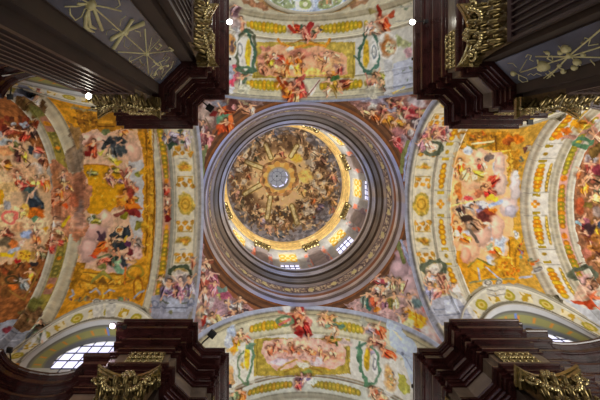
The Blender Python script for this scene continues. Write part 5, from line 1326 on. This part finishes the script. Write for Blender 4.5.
wn = 0
for arm in ('left', 'right'):
    for (ul, sd, zc, ro, ri) in LUN[arm]:
        wn += 1
        W = tag(empty('window_%d' % wn, lun_pt(arm, ul, sd * 5.9, zc)), kind='structure')
        big = arm == 'right'
        rw = 1.62 if arm == 'left' else 1.85
        zw = zc + (.35 if not big else .6)
        ur = ul - (.3 if not big else -.05)
        n = 160
        th = np.linspace(math.radians(-24), math.radians(204), n)
        fs = np.linspace(0, 1, 26)
        WD = 5.75 if not big else 5.62
        P, C = [], []
        for f in fs:
            rr = ri + (rw - ri) * f
            for a in th:
                uu = ul + (ur - ul) * f + rr * math.cos(a)
                zz_ = zc + (zw - zc) * f + rr * math.sin(a)
                z0 = zc + ri * math.sin(a)
                w0 = math.sqrt(max(RV ** 2 - max(z0 - ZS, 0) ** 2, 0))
                ff = f + .12 * math.sin(f * PI)
                P.append(lun_pt(arm, uu, sd * (w0 + (WD - w0) * f), zz_))
                deg = math.degrees(a)
                if f < .22:
                    c = (176, 176, 172)
                elif f < .30:
                    c = (104, 102, 92)
                elif f < .78:
                    c = (140, 138, 88) if abs(f - .54) < .16 else (120, 120, 98)
                    if (deg % 17) < 3 and abs(f - .54) < .14:
                        c = (186, 130, 60)
                    if abs(deg - 90) < 2 and abs(f - .54) < .2:
                        c = (110, 130, 180)
                else:
                    c = (104, 106, 108)
                C.append(c)
        np_mesh('reveal', np.array(P), grid_faces(len(fs), n), M['paint'], W, np.array(C, float), True)
        g = MB()
        ring = [lun_pt(arm, ur + rw * math.cos(a), sd * (WD + .05), zw + rw * math.sin(a)) for a in th]
        g.add(ring, [tuple(range(n))])
        g.build('pane', M['glass'], W)
        b = MB()
        for e in np.arange(-rw + .38, rw, .46):
            h = math.sqrt(rw * rw - e * e)
            b.tube([lun_pt(arm, ur + e, sd * WD, zw - h), lun_pt(arm, ur + e, sd * WD, zw + h)], .028, 4)
        for e in np.arange(-rw + .3, rw, .62):
            h = math.sqrt(rw * rw - e * e)
            b.tube([lun_pt(arm, ur - h, sd * WD, zw + e), lun_pt(arm, ur + h, sd * WD, zw + e)], .028, 4)
        b.build('glazing_bars', M['lead'], W)
        # raised mouldings along the edges of the band
        for rr, rad, mt in ((ri + .0, .035, 'plaster'), (ro, .045, 'plaster')):
            t_ = MB()
            pts = []
            for a in np.linspace(math.radians(-12), math.radians(192), 70):
                z = zc + rr * math.sin(a)
                w0 = math.sqrt(max(RV ** 2 - max(z - ZS, 0) ** 2, 0)) - .03
                pts.append(lun_pt(arm, ul + rr * math.cos(a), sd * w0, z))
            t_.tube(pts, rad, 6)
            t_.build('arch_moulding', M[mt], W, True)


# ------------------------------------------------------------------ walls of the recesses, low behind the cornices
for nm, sx, x1, sy in (('wall_upper_left', -1, 20.5, -1), ('wall_lower_left', -1, 20.5, 1), ('wall_upper_right', 1, 17.5, -1), ('wall_lower_right', 1, 17.5, 1)):
    mb = MB()
    mb.box((sx * (8.2 + x1) / 2, sy * 6.75, 8.3), ((x1 - 8.2) / 2, 0, 0), (0, .1, 0), (0, 0, 9.9))
    tag(mb.build(nm, M['plaster'], None, loc=(sx * (8.2 + x1) / 2, sy * 6.75, -1.6)), kind='structure')

# ------------------------------------------------------------------ piers
def offset(path, d):
    P = np.array(path, float)
    out = []
    n = len(P)
    for i in range(n):
        ns = []
        if i > 0:
            e = P[i] - P[i - 1]
            e /= np.linalg.norm(e)
            ns.append(np.array([-e[1], e[0]]))
        if i < n - 1:
            e = P[i + 1] - P[i]
            e /= np.linalg.norm(e)
            ns.append(np.array([-e[1], e[0]]))
        if len(ns) == 1:
            o = ns[0] * d
        else:
            b = ns[0] + ns[1]
            b /= np.linalg.norm(b)
            o = b * d / max(np.dot(b, ns[0]), .3)
        out.append(P[i] + o)
    return np.array(out)


CORE = [(3.45, 12.5), (3.45, 4.84), (3.6, 4.84), (3.6, 4.65), (4.35, 4.65), (4.61, 4.39), (4.61, 3.68), (4.8, 3.68), (4.8, 3.56), (7.37, 3.56), (7.37, 3.68)]
FARL = [(7.65, 3.68), (7.65, 4.87), (8.89, 4.87), (8.89, 5.17), (9.22, 5.45), (9.5, 5.54), (9.79, 5.58), (10.15, 5.59), (10.5, 5.55), (10.9, 5.48), (11.3, 5.34), (11.55, 5.2), (11.74, 5.02), (11.86, 4.85), (11.92, 4.7), (12.3, 4.7), (12.3, 4.2), (18, 4.2)]
FARR = [(7.5, 3.68), (7.5, 3.96), (8.44, 3.96), (8.44, 4.28), (8.62, 4.4), (9.0, 4.44), (9.5, 4.43), (10.0, 4.36), (10.46, 4.26), (11.0, 4.15), (11.8, 4.05), (17, 4.0)]

CORNICE = [(15.04, 1.15), (15.02, .0), (14.92, .0), (14.9, .04), (14.84, .05), (14.84, .09), (14.76, .09), (14.76, .13), (14.5, .13), (14.5, .17), (14.46, .17), (14.46, .3), (14.3, .3), (14.3, .34), (14.24, .34), (14.24, .38), (14.0, .38), (14.0, .27), (13.9, .27), (13.9, .32), (13.84, .32), (13.84, .41), (13.62, .41), (13.62, .45), (13.44, .45), (13.44, .34), (13.36, .34), (13.36, .4), (13.22, .4), (13.22, .45), (13.2, .45)]
FRIEZE = [(13.2, .45), (12.9, .44), (12.55, .45), (12.5, .45)]
ARCHI = [(12.5, .45), (12.5, .34), (12.42, .34), (12.4, .4), (12.36, .4), (12.36, .45), (12.2, .45), (12.2, .5), (12.05, .5), (12.05, .55), (11.9, .55), (11.9, .6), (11.87, .6), (11.87, .7)]
SHAFT = [(11.87, .7), (6, .7), (-1.6, .7)]


def sweep(path, prof, sx, sy, name, m, parent):
    P = []
    for z, d in prof:
        o = offset(path, d)
        for x, y in o:
            P.append((sx * x, sy * y, z))
    n = len(path)
    F = grid_faces(len(prof), n)
    # split into flat-shaded strips: duplicate nothing, flat shading is enough
    return np_mesh(name, np.array(P), F, m, parent)


def capital(fx, hw, z0, z1, parent, seed):
    """fx(a, o, z) maps face coordinates to the world"""
    r = random.Random(seed)
    na, nz = 60, 44
    P = []
    for i in range(nz):
        v = i / (nz - 1)
        for j in range(na):
            s = -1 + 2 * j / (na - 1)
            flare = 1 + .22 * v ** 2
            row = 0.0
            if v < .42:
                lv = v / .42
                row = .13 * abs(math.cos(s * PI * 2.0)) ** .5 * math.sin(lv * PI * .95) ** .6 * (lv + .3)
            elif v < .78:
                lv = (v - .42) / .36
                row = .15 * abs(math.sin(s * PI * 2.0)) ** .5 * math.sin(lv * PI * .95) ** .6 * (lv + .3)
            row += .05 * (vnoise(np.array([s * 11 + seed]), np.array([v * 13.0]))[0] - .5) * 2
            edge = (1 - s ** 8)
            o = (.12 + .16 * v ** 2 + row) * edge
            P.append(fx(s * hw * flare, o, z0 + v * (z1 - z0 - .14)))
    cap = np_mesh('capital', np.array(P), grid_faces(nz, na), M['darkgold'], parent, smooth=False)
    # concave abacus
    mb = MB()
    n = 17
    for lo, hi, ex in ((z1 - .26, z1 - .12, 0), (z1 - .12, z1, .05)):
        vs, fs = [], []
        for j in range(n):
            s = -1 + 2 * j / (n - 1)
            o = .24 + .34 * s * s + ex
            a = s * (hw * 1.32 + ex)
            for z in (lo, hi):
                vs.append(fx(a, 0, z))
                vs.append(fx(a, o, z))
        for j in range(n - 1):
            k = j * 4
            fs += [(k + 1, k + 5, k + 7, k + 3), (k, k + 1, k + 5, k + 4), (k + 2, k + 6, k + 7, k + 3)]
        fs += [(0, 1, 3, 2), ((n - 1) * 4, (n - 1) * 4 + 2, (n - 1) * 4 + 3, (n - 1) * 4 + 1)]
        mb.add(vs, fs)
    mb.build('abacus', M['gold'], cap)
    mb = MB()
    for sg in (-1, 1):
        pts, rs = [], []
        for k in range(26):
            q = k / 25
            th = q * 3.6 * PI
            rad = .3 * (1 - q * .85)
            pts.append(fx(sg * (hw * 1.16 - .05 + rad * math.cos(th) * .8), .34 + .06 * q, z1 - .42 + rad * math.sin(th)))
            rs.append(.055 * (1 - .4 * q))
        mb.tube(pts, rs, 6)
        pts = [fx(sg * hw * q, .2 + .16 * q, z1 - .35 - .45 * math.sin(q * PI)) for q in np.linspace(.05, 1.1, 9)]
        mb.tube(pts, .06, 6)
        for k in range(9):
            q = k / 8
            c = fx(sg * hw * q, .24 + .16 * q, z1 - .38 - .42 * math.sin(q * PI))
            mb.ball(c, .075 + .02 * r.random())
    for k in range(7):
        q = 2 * PI * k / 6
        c = fx(.14 * math.cos(q) * (k < 6), .36, z1 - .12 + .14 * math.sin(q) * (k < 6))
        mb.ball(c, .085)
    mb.build('volutes', M['gold'], cap, True)
    mb = MB()
    for row, z, nn in ((0, .36, 5), (1, .74, 4), (2, .98, 5)):
        for k in range(nn):
            s = -1 + 2 * (k + .5) / nn
            c0 = s * hw * (1 + .06 * row)
            zt = z0 + z * (z1 - z0) * .82
            mb.tube([fx(c0, .1, zt - .3), fx(c0, .26 + .04 * row, zt - .05), fx(c0 + .02, .33 + .05 * row, zt + .02), fx(c0, .35 + .05 * row, zt - .07)], [.05, .09, .07, .03], 6)
            for e in (-.09, .09):
                mb.tube([fx(c0 + e, .1, zt - .28), fx(c0 + e * 1.5, .24 + .04 * row, zt - .1), fx(c0 + e * 1.7, .29 + .04 * row, zt - .13)], [.03, .05, .02], 5)
    mb.build('leaves', M['leafgold'], cap, True)
    return cap


def frieze_lattice(fx, hw, z0, z1, parent):
    mb = MB()
    mb.box_local = None
    cs = [(-hw, z0), (hw, z0), (hw, z1), (-hw, z1), (-hw, z0)]
    for (a, z), (b, y) in zip(cs[:-1], cs[1:]):
        mb.tube([fx(a, .05, z), fx(b, .05, y)], .035, 6)
    n = 6
    dw = 2 * hw / n
    for k in range(n):
        a = -hw + k * dw
        mb.tube([fx(a, .04, z0), fx(a + dw, .06, z1)], .026, 5)
        mb.tube([fx(a + dw, .04, z0), fx(a, .06, z1)], .026, 5)
        mb.ball(fx(a + dw / 2, .08, (z0 + z1) / 2), .07)
        mb.ball(fx(a + dw / 2, .07, z1 - .1), .055)
        mb.ball(fx(a + dw / 2, .07, z0 + .1), .05)
        mb.ball(fx(a, .07, (z0 + z1) / 2), .05)
    vs = [fx(-hw, .012, z0), fx(hw, .012, z0), fx(hw, .012, z1), fx(-hw, .012, z1)]
    ob = mb.build('frieze_ornament', M['gold'], parent, True)
    b = MB()
    b.add(vs, [(0, 1, 2, 3)])
    b.build('backing', M['palegold'], ob)
    return ob


def fluted(fx, hw, z0, z1, parent):
    nf = 7
    prof = [(-hw, 0), (-hw, .12)]
    m = hw * .1
    fw = (2 * hw - 2 * m) / nf
    for k in range(nf):
        a = -hw + m + k * fw
        prof.append((a + fw * .12, .12))
        for j in range(1, 7):
            q = PI * j / 7
            prof.append((a + fw * (.5 - .38 * math.cos(q)), .12 - .075 * math.sin(q)))
        prof.append((a + fw * .88, .12))
    prof += [(hw, .12), (hw, 0)]
    zs = [z0, z1 - .12]
    P = [fx(a, o, z) for z in zs for a, o in prof]
    P += [fx(a, min(o, .12) if (0 < i < len(prof) - 1 and False) else (.125 if 0 < i < len(prof) - 1 else 0), z1 - .11) for i, (a, o) in enumerate(prof)]
    P += [fx(a, (.15 if 0 < i < len(prof) - 1 else 0), z1) for i, (a, o) in enumerate(prof)]
    n = len(prof)
    return np_mesh('pilaster', np.array(P), grid_faces(4, n), M['flute'], parent)


def unplan_on_panel(X, Y, sx, sy):
    """where a surveyed point of the diagonal panel lies: plane |x|+|y| = const"""
    K = 4.64 + 5.35
    # camera ray: (CX + k*dx, CY + k*dy, k*400...) with z = k
    dx, dy = (X - 259) / 400, (Y - 157) / 400
    z = (K - sx * CX - sy * CY) / (sx * dx + sy * dy)
    nrm = np.array([-sx, -sy, 0]) / math.sqrt(2)
    return np.array([CX + z * dx, CY + z * dy, z]) + nrm * .05


PIERS = [
    ((-1, -1), 'upper_left', 'dark marble pier at upper left, its blue-grey panel carrying gilded crossed scrolls'),
    ((1, -1), 'upper_right', 'dark marble pier at upper right, its blue-grey panel carrying a gilded vase and bows'),
    ((-1, 1), 'lower_left', 'dark marble pier and stepped cornice at lower left, beside the large bright window'),
    ((1, 1), 'lower_right', 'dark marble pier and stepped cornice at lower right, gilded capital at the bottom edge'),
]
for (sx, sy), key, lab in PIERS:
    T = empty('pier', (sx * 5.6, sy * 5.2, -1.6), lab, 'pier')
    path = CORE + (FARL if sx < 0 else FARR)
    sweep(path, SHAFT, sx, sy, 'shaft', M['stone'], T)
    sweep(path, ARCHI, sx, sy, 'architrave', M['marble'], T)
    sweep(path, FRIEZE, sx, sy, 'frieze', M['frieze'], T)
    sweep(path, CORNICE, sx, sy, 'cornice', M['marble'], T)
    # diagonal panel
    o = offset(path, .68)
    a, b = o[4], o[5]
    v = (b - a) * .02
    a, b = a + v, b - v
    mb = MB()
    n_ = np.array([-1, -1]) / math.sqrt(2) * .03
    vs = []
    for q in (a, b):
        for z in (-1.6, 11.8):
            vs.append((sx * q[0], sy * q[1], z))
            vs.append((sx * (q[0] + n_[0]), sy * (q[1] + n_[1]), z))
    mb.add(vs, [(1, 3, 7, 5), (0, 1, 5, 4), (2, 3, 7, 6), (0, 1, 3, 2), (4, 5, 7, 6)])
    PN = mb.build('diagonal_panel', M['panel'], T)
    if sy < 0:
        mb = MB()
        if sx < 0:
            S = [([(60, -16), (88, 2), (160, 66)], .02), ([(62, 4), (74, 4), (88, 1)], .02), ([(75, 1), (88, 2)], .03), ([(67, 6), (68, 12), (73, 18), (79, 14), (82, 7), (88, 2)], .02), ([(87, 4), (83, 14), (83, 24), (87, 28), (92, 30)], [.03, .06, .06, .04, .02]), ([(87, 6), (86, 16), (88, 24), (94, 27)], [.02, .05, .05, .02]), ([(90, 3), (100, 28)], .045), ([(92, 3), (104, 5), (119, 9)], .022), ([(100, -4), (116, -3), (118, 3), (113, 6)], .02),
                 ([(108, 37), (123, 29), (141, 21)], [.09, .06, .1]), ([(111, 46), (122, 30), (130, 17)], [.09, .06, .08]), ([(104, 33), (105, 29), (110, 27), (116, 29)], .012), ([(118, 24), (119, 18), (124, 14)], .012), ([(133, 29), (138, 30), (139, 35)], .012), ([(123, 38), (122, 44), (127, 47), (130, 42)], .012),
                 ([(116, 50), (145, 52), (170, 49)], .02), ([(143, 27), (145, 52), (147, 72)], [.03, .02, .03]), ([(128, 60), (145, 52), (158, 38)], .016), ([(132, 62), (138, 58), (141, 64), (139, 60)], .024), ([(150, 36), (148, 46), (145, 52)], .014), ([(157, 42), (160, 44), (156, 48), (153, 46)], .03), ([(130, 54), (127, 58), (130, 61)], .014), ([(160, 50), (168, 46), (172, 49)], .025),
                 ([(150, 66), (156, 62), (164, 58)], .024), ([(153, 72), (158, 66), (166, 64)], .02), ([(151, 69), (149, 74), (152, 77), (156, 74), (154, 70)], .02), ([(158, 60), (162, 68), (160, 74)], .02), ([(160, 78), (166, 70), (170, 66), (172, 60)], .018), ([(162, 57), (164, 53), (168, 56), (164, 60)], .022), ([(152, 60), (157, 64)], .03)]
            balls = [(88, 2, .1), (123, 30, .08), (145, 52, .07), (159, 66, .06), (166, 64, .05), (153, 73, .05), (170, 49, .04)]
        else:
            S = [([(620, 12), (600, 30), (571, 54), (548, 78)], .03), ([(522, 71), (540, 65), (571, 55), (600, 46), (620, 40)], .026), ([(537, 55), (571, 55), (620, 56)], .03), ([(571, 54), (563, 48), (560, 44)], .02), ([(571, 54), (582, 64)], .02),
                 ([(545, 77), (557, 68)], .02), ([(547, 72), (555, 78)], .02), ([(550, 69), (557, 76)], .02), ([(516, 71), (521, 74), (528, 77), (529, 80), (524, 81), (520, 78), (520, 73)], .018), ([(518, 66), (514, 62), (509, 62)], .014), ([(521, 70), (526, 62), (528, 58)], .016), ([(529, 74), (532, 72), (535, 74), (538, 72), (543, 74)], .014), ([(527, 56), (529, 53), (533, 54), (531, 58), (535, 60)], .016), ([(545, 50), (551, 52), (549, 57), (555, 60), (553, 54)], .03), ([(583, 42), (587, 36), (592, 38), (590, 44), (600, 42)], .024), ([(592, 58), (597, 64), (606, 62)], .024), ([(560, 66), (565, 68), (566, 72)], .03), ([(539, 58), (541, 66)], .04)]
            balls = [(571, 54, .08), (568, 47, .12), (579, 60, .1), (576, 66, .08), (562, 51, .07), (515, 72, .09), (546, 64, .16), (543, 66, .12), (549, 51, .06), (565, 70, .07), (585, 53, .06), (561, 64, .06)]
        for pts, rad in S:
            mb.tube([unplan_on_panel(x, y, sx, sy) for x, y in pts], [q * .72 for q in rad] if hasattr(rad, '__len__') else rad * .72, 6)
        for x, y, rad in balls:
            mb.ball(unplan_on_panel(x, y, sx, sy), rad)
        mb.build('trophy_relief', M['palegold'], PN, True)
    # pilasters on the two faces
    for face in ('arm', 'nave'):
        if face == 'arm':
            fx = lambda a, o, z, s=sx, w=sy: (s * (6.16 + a), w * (4.26 - o), z)
        else:
            fx = lambda a, o, z, s=sx, w=sy: (s * (4.15 - o), w * (6.1 + a), z)
        PL = fluted(fx, .66, -1.6, 10.2, T)
        capital(fx, .66, 10.2, 11.88, PL, int(10 + sx + 2 * sy + (face == 'arm') * 7))
        if face == 'arm':
            gx = lambda a, o, z, s=sx, w=sy: (s * (5.98 + a), w * (3.995 - o), z)
        else:
            gx = lambda a, o, z, s=sx, w=sy: (s * (3.885 - o), w * (5.95 + a), z)
        frieze_lattice(gx, .56, 12.52, 13.18, T)

# gilded cartouches on the recessed cornices
for (sx, sy, x, y, s, lab) in [(-1, 1, 10.2, 6.05, 1.0, 'small gilded leaf boss on the curved cornice at lower left corner'), (1, 1, 10.6, 4.75, 1.3, 'gilded leaf boss on the curved cornice at the lower right edge')]:
    mb = MB()
    c = np.array((sx * x, sy * y, 12.2))
    for k in range(9):
        q = 2 * PI * k / 9
        mb.tube([c, c + s * np.array((.12 * math.cos(q), -sy * .1, .12 * math.sin(q))), c + s * np.array((.22 * math.cos(q + .3), -sy * .18, .22 * math.sin(q + .3)))], [.05, .07, .03], 6)
    mb.ball(c + np.array((0, -sy * .14, 0)), .1)
    tag(mb.build('gilded_boss', M['gold'], None, True, loc=tuple(c)), lab, 'ornament')


# ------------------------------------------------------------------ lamps and floodlights
def lamp(X, Y, z, wall, label, lens='lamp', power=30, col=(1, .93, .8), size=.1):
    """small lit spotlight on a bracket; wall = unit vector from the wall to the lamp"""
    p = np.array(((X - 259) * z / 400 + CX, (Y - 157) * z / 400 + CY, z))
    w = np.array(wall, float)
    T = empty('spotlight', tuple(p), label, 'lamp')
    b = MB()
    b.tube([p - w * .45 + np.array((0, 0, -.05)), p - w * .12 + np.array((0, 0, -.05))], .025, 6)
    b.box(p - w * .45 + np.array((0, 0, -.05)), (.06, 0, 0), (0, .06, 0), (0, 0, .08))
    b.build('bracket', M['black'], T)
    h = MB()
    h.tube([p + np.array((0, 0, .12)), p + np.array((0, 0, .02))], [size * .9, size * 1.15], 12)
    h.build('housing', M['black'], T)
    l = MB()
    l.ball(p, size, size, size * .6, 12, 6)
    l.build('lens', M[lens], T, True)
    d = bpy.data.lights.new('spotlight_glow', 'POINT')
    d.energy = power
    d.color = col
    d.shadow_soft_size = .12
    o = bpy.data.objects.new('bulb', d)
    COL.objects.link(o)
    o.parent = T
    o.location = tuple(w * .25 + np.array((0, 0, -.12)))


lamp(229.5, 22, 14.2, (1, 0, 0), 'lit spotlight at the upper left, on the cornice edge beside the upper vault', power=8)
lamp(412.5, 22, 14.2, (-1, 0, 0), 'lit spotlight at the upper right, on the cornice edge beside the upper vault', power=8)
lamp(88.5, 96, 9.9, (0, 1, 0), 'lit spotlight at the left, under the left vault by the gilded capital', power=8, size=.075)
lamp(112.5, 326, 14.4, (-1, 0, 0), 'pinkish lit lamp at the corner of the lower left pier, beside the bright window', 'pinklamp', 25, (1, .8, .9), .1)


def flood(X, Y, z, ang, label, s=.13, stem=(.35, .35)):
    p = np.array(((X - 259) * z / 400 + CX, (Y - 157) * z / 400 + CY, z))
    T = empty('floodlight', tuple(p), label, 'floodlight', 'unlit black floodlights along the cornices')
    a = math.radians(ang)
    ex, ey = np.array((math.cos(a), math.sin(a), 0)), np.array((-math.sin(a), math.cos(a), 0))
    b = MB()
    b.box(p, ex * s, ey * s, (0, 0, s * .45))
    b.box(p + np.array((0, 0, s * .6)), ex * s * .8, ey * s * .8, (0, 0, s * .2))
    b.build('housing', M['black'], T)
    b = MB()
    b.tube([p + np.array((0, 0, 0.0)), p + np.array((stem[0], stem[1], .08)), p + np.array((stem[0] * 1.15, stem[1] * 1.15, -.05))], .028, 6)
    b.build('bracket', M['black'], T)


flood(210, 108, 15.12, 35, 'black floodlight on the chamfer of the upper left pier, before the orange robed fresco figure', .13, (-.35, -.3))
flood(212, 334, 15.12, 40, 'black floodlight on the chamfer of the lower left pier, before the white robed figures', .13, (-.35, .35))
flood(10, 97, 15.2, 0, 'black floodlight at the left edge, under the brown fresco shell', .1, (0, -.4))
flood(9.5, 350, 15.2, 10, 'black floodlight at the lower left corner, on the curved cornice', .1, (0, .4))
flood(530, 122, 15.3, 0, 'black floodlight at the upper right, on the pier end below the medallion band', .1, (-.5, -.2))
flood(529, 331, 15.3, 5, 'black floodlight at the lower right, in front of the half hidden window', .1, (-.1, .45))
flood(413, 59, 15.1, 0, 'tiny black floodlight on the upper right cornice, beside the upper vault', .05, (.2, 0))
flood(230, 59, 15.1, 0, 'tiny black floodlight on the upper left cornice, beside the upper vault', .05, (-.2, 0))
flood(413, 386, 15.1, 0, 'tiny black floodlight on the lower right cornice, beside the lower vault', .06, (.2, 0))
flood(230, 386, 15.1, 0, 'tiny black floodlight on the lower left cornice, beside the lower vault', .06, (-.2, 0))

# ------------------------------------------------------------------ floor
mb = MB()
mb.box((0, 0, -1.7), (19, 0, 0), (0, 14, 0), (0, 0, .1))
tag(mb.build('floor', M['floor'], None, loc=(0, 0, -1.7)), kind='structure')
